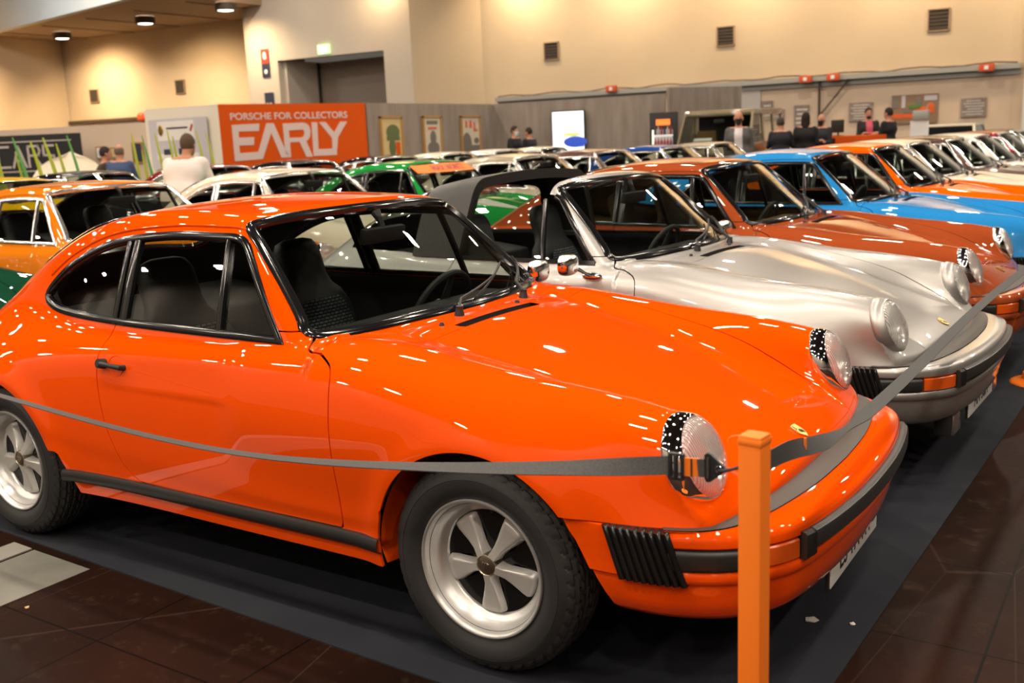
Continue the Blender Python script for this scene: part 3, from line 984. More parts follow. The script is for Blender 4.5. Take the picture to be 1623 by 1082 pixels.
        mb = MB(); V, F = sweep(Pc, Nc, [(-.003, -.001), (0, .0015), (.003, -.001)]); mb.add(V, F); mb.build('handle_recess', pm, d)
    # hood slot
    P, Nn = on_top([(-.409, 0)])
    mb = MB()
    for yy in np.linspace(-.24, .24, 9): pass
    n = 25; V = []; F = []
    for i in range(n):
        yy = -.246+.492*i/(n-1); pz, _ = on_top([(-.440, yy), (-.394, yy)]); z = pz[0][2]; z2 = pz[1][2]
        V += [(-.4385, yy, z-.0012), (-.437, yy, z-.030), (-.398, yy, z-.030), (-.3960, yy, z2-.004)]
    for i in range(n-1):
        for k in range(3): F.append((i*4+k, i*4+k+1, (i+1)*4+k+1, (i+1)*4+k))
    mb.add(V, F); mb.build('air_slot', M['black_matt'], root, smooth=False)
    # rocker trim
    for s in (-1, 1):
        L_ = [(x, .327) for x in np.linspace(-1.872, -.345, 30)]
        P, Nn = on_side(L_, s)
        prof = [(-.024, -.006), (-.023, .010), (-.012, .017), (.008, .018), (.020, .012), (.025, -.006)]
        o = obj_sweep('rocker_trim', P, Nn, prof, M['bumper_black'], root, closed=False)
    # wheel wells
    for xc, hw in ((FW, 1), (RW, 2)):
        for s in (-1, 1):
            mb = MB(); V = []; F = []; n = 37; R = .358
            for i in range(n):
                a = (.40 if xc == FW else 0)+(PI-(.40 if xc == FW else 0))*i/(n-1)
                for yy in (.775, .70, .45):
                    r = R if yy > .5 else R-.0
                    V.append((xc+r*math.cos(a), yy*s, .315+r*math.sin(a)))
            for i in range(n-1):
                for k in range(2): F.append((i*3+k, i*3+k+1, (i+1)*3+k+1, (i+1)*3+k))
            o = len(V)
            for sg in ((-1,) if xc == FW else (-1, 1)):
                b = len(V)
                V += [(xc+sg*R, .775*s, .315), (xc+sg*R, .45*s, .315), (xc+sg*(R-.01), .45*s, .22), (xc+sg*(R-.01), .765*s, .262 if sg < 0 else .30)]
                F.append((b, b+1, b+2, b+3))
            mb.add(V, F); mb.build('wheel_well', pm, root)
            mb = MB(); mb.prism([(xc+R*math.cos(a), .315+R*math.sin(a)) for a in np.linspace(0, PI, 20)]+[(xc-R, .20), (xc+R, .20)], -.450*s, -.44*s, Matrix(((1, 0, 0, 0), (0, 0, -1, 0), (0, 1, 0, 0), (0, 0, 0, 1))))
            mb.build('inner_wing', M['under'], root, smooth=False)
    # underbody
    mb = MB(); mb.box((-1.10, 0, .250), (1.45, 1.46, .02)); mb.box((-1.30, 0, .23), (3.5, .84, .10)); mb.box((.42, 0, .34), (.24, 1.10, .10)); mb.box((-2.85, 0, .36), (.50, 1.0, .16))
    mb.build('underbody', M['under'], root, smooth=False)
    # interior lining
    V, N, F = cut['_all']; x, y, z = V[:, 0], V[:, 1], V[:, 2]
    lin, _ = clip((V, N, F), np.maximum(np.maximum(x+.66-.45*np.clip(z-.9, 0, 1)*0, -(x+3.12)), .27-z))

    def reg(mm): return mm[0][:, 0], mm[0][:, 1], mm[0][:, 2]
    x, y, z = reg(lin); _, lin = clip(lin, arch_field(x, z, RW, .40))
    x, y, z = reg(lin); _, lin = clip(lin, np.maximum(sdpoly(y, z, WS_OUT)-.012, -1.3-x))
    x, y, z = reg(lin); _, lin = clip(lin, np.maximum(sdpoly(x, z, DLO)-.004, .45-np.abs(y)))
    x, y, z = reg(lin); _, lin = clip(lin, np.maximum(sdpoly(x, y, cut['_rwo'])-.004, 1.0-z))
    if targa:
        x, y, z = reg(lin); _, lin = clip(lin, .895-z)
    V, N, F = lin
    intm = M['interior'] if interior == 'black' else M['interior_tan']
    mk('interior_lining', V-N*.0115, [f[::-1] for f in F], intm, root, -N)
    # interior furniture
    def shape(pts, y0, y1, nm, mt, bev=.02):
        mb = MB(); mb.prism(pts, y0, y1, Matrix(((1, 0, 0, 0), (0, 0, -1, 0), (0, 1, 0, 0), (0, 0, 0, 1))))
        bm = bmesh.new(); vs = [bm.verts.new(v) for v in mb.V]; [bm.faces.new([vs[i] for i in f]) for f in mb.F]
        bmesh.ops.bevel(bm, geom=bm.edges[:], offset=bev, segments=3, affect='EDGES', profile=.6)
        bmesh.ops.recalc_face_normals(bm, faces=bm.faces)
        me = bpy.data.meshes.new(nm); bm.to_mesh(me); bm.free(); me.materials.append(mt)
        o = bpy.data.objects.new(nm, me); COL.objects.link(o); o.parent = root
        me.polygons.foreach_set('use_smooth', [True]*len(me.polygons)); auto_smooth(o, 40); return o
    shape([(-.66, .872), (-.92, .868), (-.965, .845), (-.95, .72), (-.86, .60), (-.66, .60)], -.655, .655, 'dashboard', M['interior'])
    shape([(-.66, .27), (-2.55, .27), (-2.55, .30), (-.66, .30)], -.70, .70, 'cabin_floor', M['interior'], .004)
    shape([(-1.72, .30), (-2.50, .30), (-2.50, .86), (-2.05, .80), (-1.98, .52), (-1.75, .48)], -.62, .62, 'rear_bench', intm)
    sm = 'seat' if interior == 'black' else 'interior_tan'
    build_seat(root, -.36, full and interior == 'black', sm); build_seat(root, .36, full and interior == 'black', sm)
    sw = empty('steering_wheel', (-.97, .38, .80)); sw.parent = root
    R = Euler((0, math.radians(-66), 0)).to_matrix()
    mb = MB(); mb.tube([R @ Vector((.185*math.cos(a), .185*math.sin(a), 0)) for a in np.linspace(0, 2*PI, 49)[:-1]], .0135, 8, closed=True); mb.build('wheel_rim', M['black_matt'], sw)
    mb = MB()
    for a in (0, PI, PI*1.5+0, PI/2): mb.tube([Vector((0, 0, 0)), R @ Vector((.18*math.sin(a), .18*math.cos(a), 0))], [.02, .011], 8)
    mb.tube([R @ Vector((0, 0, -.02)), R @ Vector((0, 0, .03))], [.06, .05], 20); mb.tube([Vector((0, 0, 0)), R @ Vector((0, 0, -.16))], .03, 10)
    mb.build('wheel_spokes', M['black_matt'], sw)
    if full:
        im = empty('interior_mirror', (-.93, 0, 1.165)); im.parent = root
        mb = MB(); mb.box((0, 0, 0), (.035, .235, .06), R=Euler((0, .15, 0)).to_matrix(), bev=.014); mb.build('mirror_housing', M['black_matt'], im)
        mb = MB(); mb.tube([(0, 0, .02), (-.01, 0, .05), (-.03, 0, .085)], [.014, .012, .02], 10); mb.build('mirror_stem', M['black_matt'], im)
    # wipers
    if full:
        for (px, py, ly) in ((-.505, -.12, .46), (-.525, .33, .30)):
            w = empty('wiper', (0, 0, 0)); w.parent = root
            Q, Nq = on_top([(px, py)]); b = Vector(Q[0]); nn = Vector(Nq[0])
            mb = MB(); mb.tube([b-nn*.004, b+nn*.030], [.020, .011], 14); mb.tube([b+nn*.022, b+nn*.034], [.013, .013], 12); mb.build('wiper_pivot', M['black_matt'], w)
            arm = []
            for k, t in enumerate(np.linspace(0, 1, 7)):
                yy = py+ly*.80*t; zz = .918+.05*t
                Pq, Nq2 = on_front([(yy, zz)]); lift = .030-.012*t
                arm.append(Vector(Pq[0])+Vector(Nq2[0])*lift if t > .12 else b+nn*.028)
            mb = MB(); mb.tube(arm, [.007, .006, .006, .005, .005, .004, .004], 8)
            mb.build('wiper_arm', M['black_matt'], w)
            bl = []
            for t in np.linspace(0, 1, 9):
                yy = py+ly*(.35+.85*t); yy = min(yy, .62); zz = .925+.075*t
                Pq, Nq2 = on_front([(yy, zz)]); bl.append(Vector(Pq[0])+Vector(Nq2[0])*.010)
            mb = MB(); mb.tube(bl, .005, 6); mb.tube([p+Vector((.004, 0, .006)) for p in bl], .0028, 6); mb.build('wiper_blade', M['black_matt'], w)
        for yy in (-.27, .20):
            Q, Nq = on_top([(-.47, yy)]); b = Vector(Q[0]); mb = MB(); mb.tube([b, b+Vector((0, 0, .010))], [.010, .006], 10); mb.build('washer_nozzle', M['black_matt'], root)
    # outside mirrors
    for s in mirrors:
        mr = empty('outside_mirror', (0, 0, 0)); mr.parent = root
        Q, Nq = on_side([(-.745, .845)], s); b = Vector(Q[0]); nn = Vector((0, s, 0))
        mb = MB(); mb.add(*ellipsoid(b+nn*.006, (.055, .02, .020)))
        mb.build('mirror_foot', M['chrome'], mr)
        mb = MB(); mb.tube([b+nn*.01, b+nn*.045+Vector((-.015, 0, .020)), b+nn*.105+Vector((-.045, 0, .060))], [.011, .008, .011], 10); mb.build('mirror_arm', M['chrome'], mr)
        hc = b+nn*.130+Vector((-.055, 0, .068))
        V, F = ellipsoid(hc, (.038, .066, .050), 20, 14, 2.8); V = [Vector((max(v[0], hc.x-.018), v[1], v[2])) for v in V]
        mb = MB(); mb.add(V, F); mb.build('mirror_head', M['chrome'], mr)
    # headlights
    rm = M['chrome'] if ring == 'chrome' else pm
    for s in (-1, 1): build_headlight(root, s, rm)
    # front bumper
    bu = empty('front_bumper', (.55, 0, .45)); bu.parent = root
    def bb(mb, nm, m, ang=40):
        mb.V = [(v[0]-.55, v[1], v[2]-.45) for v in mb.V]
        return mb.build(nm, m, bu, ang=ang)
    tA = PB.t_of(.545, -.775); tB = 1-tA
    mb = MB()
    I = mirror_curve(smooth_poly(BUMP_I, 8, False)); O = mirror_curve(smooth_poly(BUMP_O, 8, False))
    n = 90; Ir = resample(I, n); Or = resample(O, n)
    V = []; F = []
    tC = PB.t_of(.575, -.769)
    for i in range(n):
        t = tC+(1-2*tC)*i/(n-1); p, nn = PB.at(t)
        a = Or[i]; q = p-nn*.012
        if np.linalg.norm(q-a) < .012: a = p-nn*.026
        V += [(a[0], a[1], .530), ((a[0]+q[0])/2, (a[1]+q[1])/2, .5305), (q[0], q[1], .5265), (p[0]-nn[0]*.004, p[1]-nn[1]*.004, .519), (p[0], p[1], .507), (p[0], p[1], .491), (p[0]-nn[0]*.005, p[1]-nn[1]*.005, .486), (p[0]-nn[0]*.03, p[1]-nn[1]*.03, .486)]
    m = 8
    for i in range(n-1):
        for k in range(m-1): F.append((i*m+k, (i+1)*m+k, (i+1)*m+k+1, i*m+k+1))
    mb.add(V, F)
    # lower lip and recess back
    V, Nn, F = path_grid(PB, tC, 1-tC, n, [(-.020, .486), (-.020, .428), (-.004, .427), (.001, .421), (.001, .404), (-.004, .395), (-.03, .392)])
    mb.add(V, F)
    bb(mb, 'bumper_bar', pm)
    V, F = loft_pts(I, O, 90, .5315, .5335, 4, .003)
    mb = MB(); mb.add(V, F); bb(mb, 'filler_strip', M['strip_rubber'])
    # valance and end pieces
    V, Nn, F = path_grid(PB, 0, 1, 200, [(-.014, .392), (-.014, .372), (-.020, .335), (-.032, .300), (-.050, .283), (-.10, .278)])
    mm = clip((V, Nn, F), arch_field(V[:, 0], V[:, 2], FW))[1]
    mb = MB(); mb.add(mm[0], mm[2]); bb(mb, 'front_valance', pm)
    tE = PB.t_of(.40, -.787)
    for s in (0, 1):
        a, b = (0, tE+.022) if s == 0 else (1-tE-.022, 1)
        V, Nn, F = path_grid(PB, a, b, 24, [(-.03, .5265), (-.006, .5265), (-.003, .523), (-.003, .398), (-.006, .3955), (-.03, .3955)])
        mm = clip((V, Nn, F), arch_field(V[:, 0], V[:, 2], FW))[1]
        mb = MB(); mb.add(mm[0], mm[2]); bb(mb, 'bumper_end', pm)
        a, b = (tE, tC+.001) if s == 0 else (1-tC-.001, 1-tE)
        rib = lambda u, v: .010*abs(math.sin(u*PI*9))**.6*(1 if .04 < v < .96 else .0)
        # the bellows lean forward towards the bottom
        n1 = 118; zs = [.531, .528, .50, .46, .42, .392, .386]
        V = []; F = []
        for i in range(n1):
            u = i/(n1-1)
            for j, z in enumerate(zs):
                sh = .019*(.53-z)/.14*(1 if s == 0 else -1)
                t = a+(b-a)*u+sh
                p, nn = PB.at(t); d = rib(u, j/(len(zs)-1))-(.03 if j in (0, len(zs)-1) else -.002)
                V.append((p[0]+nn[0]*d, p[1]+nn[1]*d, z))
        m = len(zs)
        for i in range(n1-1):
            for k in range(m-1): F.append((i*m+k, (i+1)*m+k, (i+1)*m+k+1, i*m+k+1))
        mb = MB(); mb.add(V, F); bb(mb, 'bumper_bellows', M['black_gloss2'], 80)
        # side rubber block, indicator
        t1 = PB.t_of(.735, -.69); t2 = PB.t_of(.832, -.545)
        sec = [(-.018, .484), (-.004, .484), (.004, .478), (.006, .470), (.006, .440), (.003, .432), (-.004, .430), (-.018, .430)]
        mb = MB(); r0, r1 = (tC, t1) if s == 0 else (1-t1, 1-tC); add_closed(mb, sec, PB, r0, r1, 24); bb(mb, 'side_rubber', M['bumper_black'])
        mb = MB(); r0, r1 = (t1+.004, t2-.002) if s == 0 else (1-t2+.002, 1-t1-.004); add_closed(mb, [(-.018, .483), (-.003, .483), (.001, .479), (.001, .434), (-.003, .430), (-.018, .430)], PB, r0, r1, 20); bb(mb, 'indicator', M['amber'])
        mb = MB(); r0, r1 = (t2, t2+.018) if s == 0 else (1-t2-.018, 1-t2)
        add_closed(mb, [(-.018, .500), (.014, .500), (.020, .494), (.020, .436), (.014, .428), (-.018, .428)], PB, r0, r1, 6); bb(mb, 'rubber_end', M['bumper_black'])
    t3 = PB.t_of(.842, -.51)
    mb = MB(); add_closed(mb, [(-.018, .497), (.012, .503), (.022, .498), (.026, .488), (.026, .458), (.020, .452), (-.018, .450)], PB, t3, 1-t3, 60); bb(mb, 'rubber_strip', M['bumper_black'])
    if plate: build_plate(root, plate)
    # crest
    Q, Nq = on_top([(.655, 0)]); b = Vector(Q[0]); nn = Vector(Nq[0])
    T = Matrix.Translation(b+nn*.001) @ nn.to_track_quat('Z', 'X').to_matrix().to_4x4()
    cr = smooth_poly([(.026, 0), (.024, .020, 'c'), (-.004, .022), (-.022, .012), (-.031, 0, 'c'), (-.022, -.012), (-.004, -.022), (.024, -.020, 'c')], 5)
    # point of the shield faces forward
    T = Matrix.Translation(b+nn*.001) @ Matrix(((-1, 0, 0, 0), (0, -1, 0, 0), (0, 0, 1, 0), (0, 0, 0, 1)))
    tilt = Vector((0, 0, 1)).rotation_difference(nn).to_matrix().to_4x4()
    T = Matrix.Translation(b+nn*.001) @ tilt @ Matrix.Rotation(PI, 4, 'Z')
    mb = MB(); mb.prism(cr, 0, .004, T); cb = mb.build('hood_crest', M['gold'], root, ang=30)
    mb = MB()
    for (cx, cy, sx, sy) in ((.012, .011, .016, .003), (-.010, -.009, .016, .003), (.006, .011, .003, .012), (-.004, .0, .012, .008), (-.012, -.004, .003, .010)):
        mb.prism([(cx-sx/2, cy-sy/2), (cx+sx/2, cy-sy/2), (cx+sx/2, cy+sy/2), (cx-sx/2, cy+sy/2)], .0038, .0048, T)
    mb.build('crest_detail', M['black_plain'], cb, smooth=False)
    # rear bumper
    RB = Path2([(x, y) for x, y in smooth_poly([(-2.66, .80), (-2.95, .775), (-3.18, .70), (-3.34, .52), (-3.41, .25), (-3.43, 0), (-3.41, -.25), (-3.34, -.52), (-3.18, -.70), (-2.95, -.775), (-2.66, -.80)], 6, False)])
    V, Nn, F = path_grid(RB, 0, 1, 80, [(-.05, .535), (.0, .53), (.02, .51), (.02, .44), (.0, .40), (-.03, .34), (-.08, .32)])
    mb = MB(); mb.add(V, F); mb.build('rear_bumper', pm, root)
    if wheels:
        for xc, yc, wd in ((FW, .693, .150), (RW, .695, .175)):
            for s in (-1, 1): build_wheel(root, xc, yc, s, wd)
    return root
def ellipsoid(c, r, nu=18, nv=12, p=2.0):
    V = []; F = []
    def pw(v, e): return math.copysign(abs(v)**e, v)
    e = 2.0/p
    for j in range(nv+1):
        th = PI*j/nv
        for i in range(nu):
            ph = 2*PI*i/nu
            V.append((c[0]+r[0]*pw(math.sin(th), e)*pw(math.cos(ph), e), c[1]+r[1]*pw(math.sin(th), e)*pw(math.sin(ph), e), c[2]+r[2]*pw(math.cos(th), e)))
    for j in range(nv):
        for i in range(nu):
            a, b = j*nu+i, j*nu+(i+1) % nu
            F.append((a, b, b+nu, a+nu))
    return V, F
M['hoop'] = mat('black_vinyl', (.022, .021, .021), .45)
M['bumper_black'] = mat('bumper_black', (.022, .022, .022), .38)
M['black_gloss2'] = mat('bellows_rubber', (.010, .010, .010), .25)
# ------------------------------------------------------------------ hall
def struct(o): o['kind'] = 'structure'; return o
def wall_box(name, a, b, z0, z1, th, m, smooth=False):
    """a wall between two plan points; thickness grows to the right of a->b"""
    a = Vector((a[0], a[1], 0)); b = Vector((b[0], b[1], 0)); d = (b-a).normalized(); n = Vector((d.y, -d.x, 0))*th
    mb = MB(); V = [a, b, b+n, a+n]
    mb.add([(v.x, v.y, z0) for v in V]+[(v.x, v.y, z1) for v in V], [(3, 2, 1, 0), (4, 5, 6, 7), (0, 1, 5, 4), (1, 2, 6, 5), (2, 3, 7, 6), (3, 0, 4, 7)])
    return struct(mb.build(name, m, smooth=False))
M['wall'] = noise_tint(mat('wall_cream', (.70, .56, .38), .9, spec=.2), .35, (.57, .455, .32), (.63, .51, .36), 3)
M['wall_low'] = noise_tint(mat('wall_pale', (.66, .52, .40), .9, spec=.2), .5, (.60, .47, .36), (.66, .52, .40), 3)
M['wall_grey'] = noise_tint(mat('wall_grey_beige', (.56, .50, .43), .9, spec=.2), .4, (.52, .46, .39), (.57, .505, .435), 3)
M['beam'] = noise_tint(mat('wall_white', (.68, .70, .68), .85, spec=.2), .4, (.64, .66, .64), (.70, .72, .70), 3)
M['soffit'] = mat('soffit_board', (.34, .235, .15), .85)
M['dark_slot'] = mat('dark_slot', (.055, .04, .028), .7)
M['ceiling'] = mat('ceiling_dark', (.035, .032, .03), .9)
M['wall_dim'] = mat('wall_dim', (.28, .25, .22), .9)
M['stone'] = noise_tint(mat('grey_laminate', (.25, .2, .16), .6), 1.6, (.215, .175, .145), (.31, .26, .22), 8, stretch=(3, 3, .5), bump=0)
def floor_material():
    m = mat('hall_floor', (.03, .012, .008), .22, spec=.05); nt = m.node_tree; N = nt.nodes; L = nt.links; b = N['Principled BSDF']
    tc = N.new('ShaderNodeTexCoord')
    n1 = N.new('ShaderNodeTexNoise'); n1.inputs['Scale'].default_value = 1.3; n1.inputs['Detail'].default_value = 6
    r1 = N.new('ShaderNodeValToRGB'); e = r1.color_ramp.elements; e[0].position = .35; e[0].color = (.012, .006, .004, 1); e[1].position = .75; e[1].color = (.030, .0105, .0065, 1)
    L.new(tc.outputs['Object'], n1.inputs[0]); L.new(n1.outputs[0], r1.inputs[0])
    n2 = N.new('ShaderNodeTexNoise'); n2.inputs['Scale'].default_value = 9; n2.inputs['Detail'].default_value = 12; n2.inputs['Roughness'].default_value = .75
    r2 = N.new('ShaderNodeValToRGB'); e = r2.color_ramp.elements; e[0].position = .55; e[0].color = (0, 0, 0, 1); e[1].position = .80; e[1].color = (.75, .75, .75, 1)
    L.new(tc.outputs['Object'], n2.inputs[0]); L.new(n2.outputs[0], r2.inputs[0])
    mx = N.new('ShaderNodeMixRGB'); mx.inputs[2].default_value = (.075, .045, .028, 1)
    L.new(r2.outputs[0], mx.inputs[0]); L.new(r1.outputs[0], mx.inputs[1])
    # thin pale scuffs and slab joints
    vo = N.new('ShaderNodeTexVoronoi'); vo.feature = 'DISTANCE_TO_EDGE'; vo.inputs['Scale'].default_value = 1.1
    mp = N.new('ShaderNodeMapping'); mp.inputs['Scale'].default_value = (1, .25, 1); mp.inputs['Rotation'].default_value = (0, 0, .6)
    L.new(tc.outputs['Object'], mp.inputs[0]); L.new(mp.outputs[0], vo.inputs[0])
    cm = N.new('ShaderNodeMath'); cm.operation = 'LESS_THAN'; cm.inputs[1].default_value = .0025; L.new(vo.outputs[0], cm.inputs[0])
    sc = N.new('ShaderNodeMath'); sc.operation = 'MULTIPLY'; L.new(cm.outputs[0], sc.inputs[0]); L.new(n2.outputs[0], sc.inputs[1])
    m3 = N.new('ShaderNodeMixRGB'); m3.inputs[2].default_value = (.05, .03, .02, 1); L.new(sc.outputs[0], m3.inputs[0]); L.new(mx.outputs[0], m3.inputs[1])
    br = N.new('ShaderNodeTexBrick'); br.offset = 0; br.inputs['Scale'].default_value = 1; br.inputs['Brick Width'].default_value = .60; br.inputs['Row Height'].default_value = .60; br.inputs['Mortar Size'].default_value = .004
    m4 = N.new('ShaderNodeMixRGB'); m4.inputs[2].default_value = (.006, .004, .003, 1)
    L.new(tc.outputs['Object'], br.inputs[0]); L.new(br.outputs['Fac'], m4.inputs[0]); L.new(m3.outputs[0], m4.inputs[1])
    L.new(m4.outputs[0], b.inputs['Base Color'])
    rr = N.new('ShaderNodeMapRange'); rr.inputs[3].default_value = .28; rr.inputs[4].default_value = .6; L.new(n2.outputs[0], rr.inputs[0]); L.new(rr.outputs[0], b.inputs['Roughness'])
    return m
M['floor'] = floor_material()
mb = MB(); mb.box((-15, 12, -.105), (80, 62, .20)); struct(mb.build('floor', M['floor'], smooth=False))
mb = MB(); mb.box((-15, 12, CEIL_Z+.2), (80, 62, .4)); struct(mb.build('ceiling', M['ceiling'], smooth=False))
# the great wall behind the stands: pale dado below the cable duct, cream above
wall_box('wall_back', (-22.6, 32.46), (0.1, 33.83), 2.98, CEIL_Z, -.3, M['wall'])
wall_box('wall_back', (-22.6, 32.46), (0.1, 33.83), 0, 2.98, -.3, M['wall_low']).name = 'wall_back_base'
wall_box('wall_right', (-2.60, 33.67), (24.0, 35.3), 0, CEIL_Z, .5, M['beam'])
wall_box('wall_return', (-24.66, 30.39), (-22.6, 32.46), 0, CEIL_Z, -.3, M['wall'])
# gate wall with its opening
def quad_wall(name, rects, y_at, m, th=.3):
    mb = MB()
    for (x0, x1, z0, z1) in rects:
        mb.add([(x, y_at(x)+t, z) for t in (0, th) for z in (z0, z1) for x in (x0, x1)], [(0, 1, 3, 2), (4, 6, 7, 5), (0, 4, 5, 1), (2, 3, 7, 6), (0, 2, 6, 4), (1, 5, 7, 3)])
    return struct(mb.build(name, m, smooth=False))
gy = lambda x: 30.39+(x+24.66)*.0777
quad_wall('wall_gate', [(-33.2, -31.68, 0, CEIL_Z), (-26.02, -24.66, 0, CEIL_Z), (-31.68, -26.02, 5.32, CEIL_Z)], gy, M['wall_grey'])
quad_wall('wall_gate_reveal', [(-31.68, -31.48, 0, 5.32)], lambda x: gy(-31.68)+.3, M['wall_grey'], 2.2)
wall_box('wall_recess', (-49.4, 31.1), (-33.2, 32.85), 0, 8.6, -.3, M['wall'])
wall_box('wall_left', (-49.3, 31.1), (-49.3, -8), 0, CEIL_Z, -.3, M['wall'])
wall_box('wall_gate_side', (-33.2, 29.74), (-33.2, 33.0), 0, CEIL_Z, -.3, M['wall_grey'])
# walls out of view that close the hall
wall_box('wall_front', (24, -14), (-50, -14), 0, CEIL_Z, -.3, M['wall_dim'])
wall_box('wall_far_right', (24.0, 35.5), (24.0, -14), 0, CEIL_Z, -.3, M['wall_dim'])
mb = MB(); V = [(-49.3, 26.5), (-32.3, 23.75), (-32.3, 33.0), (-49.3, 33.0)]; mb.add([(a_, b_, 7.7) for a_, b_ in V]+[(a_, b_, 8.2) for a_, b_ in V], [(3, 2, 1, 0), (4, 5, 6, 7), (0, 1, 5, 4), (1, 2, 6, 5), (2, 3, 7, 6), (3, 0, 4, 7)]); o = mb.build('ceiling_soffit', M['soffit'], smooth=False); struct(o)
a = Vector((-49.3, 26.5, 0)); b = Vector((-33.4, 23.7, 0))
wall_box('wall_beam', (-49.3, 26.35), (-30.0, 23.3), 7.6, CEIL_Z, -.35, M['beam'])
lamp_area(-38, 17, 9.6, 2.0, .6, 260, (.92, .97, 1.0), rot=(math.radians(62), 0, math.radians(10)), spread=2.2)  # unseen cool lamp, added to brighten the pale beam face
mb = MB()
for k in range(5): mb.box((-47+3.4*k, 29.2, 7.685), (.05, 5.2, .03))
o = mb.build('trim_1', M['dark_slot'], smooth=False); struct(o)
# roller shutter deep in the gate
rl = empty('roller_shutter', (-28.8, gy(-28.8)+2.2, 0), 0, 'closed grey-brown slatted roller shutter deep in the gate opening', 'roller shutter')
M['shutter'] = mat('shutter_metal', (.40, .33, .27), .5, .2)
mb = MB(); V = []; F = []; n = 58
for k in range(n+1):
    z = 5.3*k/n; 
    for x in (-2.75, 2.75):
        V.append((x, 0, z)); V.append((x, -.035, z+.03))
for k in range(n):
    o_ = 4*k; F += [(o_, o_+2, o_+3, o_+1), (o_+1, o_+3, o_+6, o_+4)]
mb.add(V, F); mb.build('slat_curtain', M['shutter'], rl, smooth=False)
for s in (-1, 1):
    mb = MB(); mb.box((s*2.72, -.1, 2.65), (.16, .2, 5.3)); mb.build('guide_rail', M['dark_slot'], rl, smooth=False)
# things on the gate wall
ex = empty('exit_sign', (-29.05, gy(-29.05)-.05, 5.60), 0, 'green lit exit sign box above the gate opening', 'exit sign')
M['exit_green'] = mat('exit_green', (.1, .5, .1), .4, emis=(.55, 1.0, .35), estr=2.2); M['exit_white'] = mat('exit_white', (.9, 1, .8), .4, emis=(.9, 1, .75), estr=4)
mb = MB(); mb.box((0, 0, 0), (.62, .10, .36), bev=.01); mb.build('housing', M['exit_green'], ex)
mb = MB(); mb.box((0, -.054, .0), (.40, .01, .22)); mb.box((.0, -.054, -.14), (.30, .01, .04)); mb.build('lit_panel', M['exit_white'], ex, smooth=False)
M['navy'] = mat('navy_panel', (.02, .028, .06), .5); M['sign_red'] = mat('sign_red', (.42, .05, .03), .5)
si = empty('hall_sign', (-32.35, gy(-32.35)-.03, 5.25), 0, 'tall narrow sign, red above and navy below, left of the gate opening', 'sign')
mb = MB(); mb.box((0, 0, .30), (.44, .05, .62)); mb.build('red_panel', M['sign_red'], si, smooth=False)
mb = MB(); mb.box((0, 0, -.30), (.44, .05, .58)); mb.build('navy_panel', M['navy'], si, smooth=False)
mb = MB(); mb.add(*ellipsoid((0, -.03, .33), (.10, .012, .17))); mb.box((.03, -.032, .22), (.2, .012, .05)); mb.build('pictogram', M['white_plain'], si)
mb = MB(); mb.add(*ellipsoid((.02, -.03, -.36), (.09, .012, .10))); mb.build('pictogram', M['white_plain'], si)
s2 = empty('hall_sign', (-32.3, gy(-32.3)-.03, 3.72), 0, 'small square navy sign above the left end of the big orange sign wall', 'sign')
mb = MB(); mb.box((0, 0, 0), (.52, .05, .56)); mb.build('panel', M['navy'], s2, smooth=False)
for q in (-.1, .1):
    mb = MB(); mb.box((q, -.03, -.2), (.11, .01, .06)); mb.build('pictogram', M['white_plain'], s2, smooth=False)
# square vent slots
def vent(x, y, z, w, h, ang, lab):
    e = empty('wall_vent', (x, y, z), ang, lab, 'wall vent', 'square vents high in the hall walls')
    mb = MB(); mb.box((0, -.012, 0), (w, .03, h)); mb.build('vent_back', M['dark_slot'], e, smooth=False)
    mb = MB()
    for s in (-1, 1): mb.box((s*w/2, -.03, 0), (.04, .06, h+.04)); mb.box((0, -.03, s*h/2), (w+.04, .06, .04))
    mb.build('vent_frame', M['soffit'], e, smooth=False)
    mb = MB()
    for k in range(6): mb.box((0, -.035, -h/2+h*(k+.5)/6), (w-.04, .02, .03), R=Euler((.6, 0, 0)).to_matrix())
    mb.build('louvre', M['dark_slot'], e, smooth=False)
wa = math.atan2(1.37, 22.7)
vent(-19.4, 32.64, 4.86, .62, .66, wa, 'square dark vent high on the cream wall, nearest the wall corner')
vent(-12.34, 33.07, 4.83, .62, .66, wa, 'square dark vent in the middle of the long cream wall')
vent(-5.21, 33.5, 4.74, .64, .68, wa, 'square dark vent at the top right of the long cream wall')
vent(-46.97, 31.34, 4.72, .62, .66, .107, 'small dark vent on the far left wall, the left one of two')
vent(-40.83, 32.0, 4.82, .60, .66, .107, 'small dark vent on the far left wall, nearest the grey gate wall')
# downlights in the soffit, they wash the wall below
for (x, y, lab) in ((-45.29, 28.72, 'round soffit downlight at the far left'), (-38.15, 28.19, 'round soffit downlight, middle of the three'), (-32.6, 28.0, 'round soffit downlight next to the grey gate wall')):
    e = empty('downlight', (x, y, 7.68), 0, lab, 'downlight', 'round downlights under the soffit')
    mb = MB(); mb.lathe([(.40, 0), (.44, -.02), (.44, -.30), (.40, -.33), (.36, -.30)], seg=24); mb.build('lamp_housing', M['dark_slot'], e)
    mb = MB(); mb.lathe([(.365, -.29), (.2, -.32), (.001, -.33)], seg=24); mb.build('lamp_lens', M['lamp_emit'] if 'lamp_emit' in M else M.setdefault('lamp_emit', mat('lamp_emit', (1, 1, 1), .5, emis=(1, .93, .80), estr=9)), e)
    d = bpy.data.lights.new('downlight_beam', 'SPOT'); d.energy = 3300 if x < -35 else 1300; d.color = (1, .72, .40); d.spot_size = 2.4; d.spot_blend = 1.0; d.shadow_soft_size = .3
    q = bpy.data.objects.new('downlight_beam', d); COL.objects.link(q); q.location = (x, y, 7.25); q.rotation_euler = (.45, 0, .05)
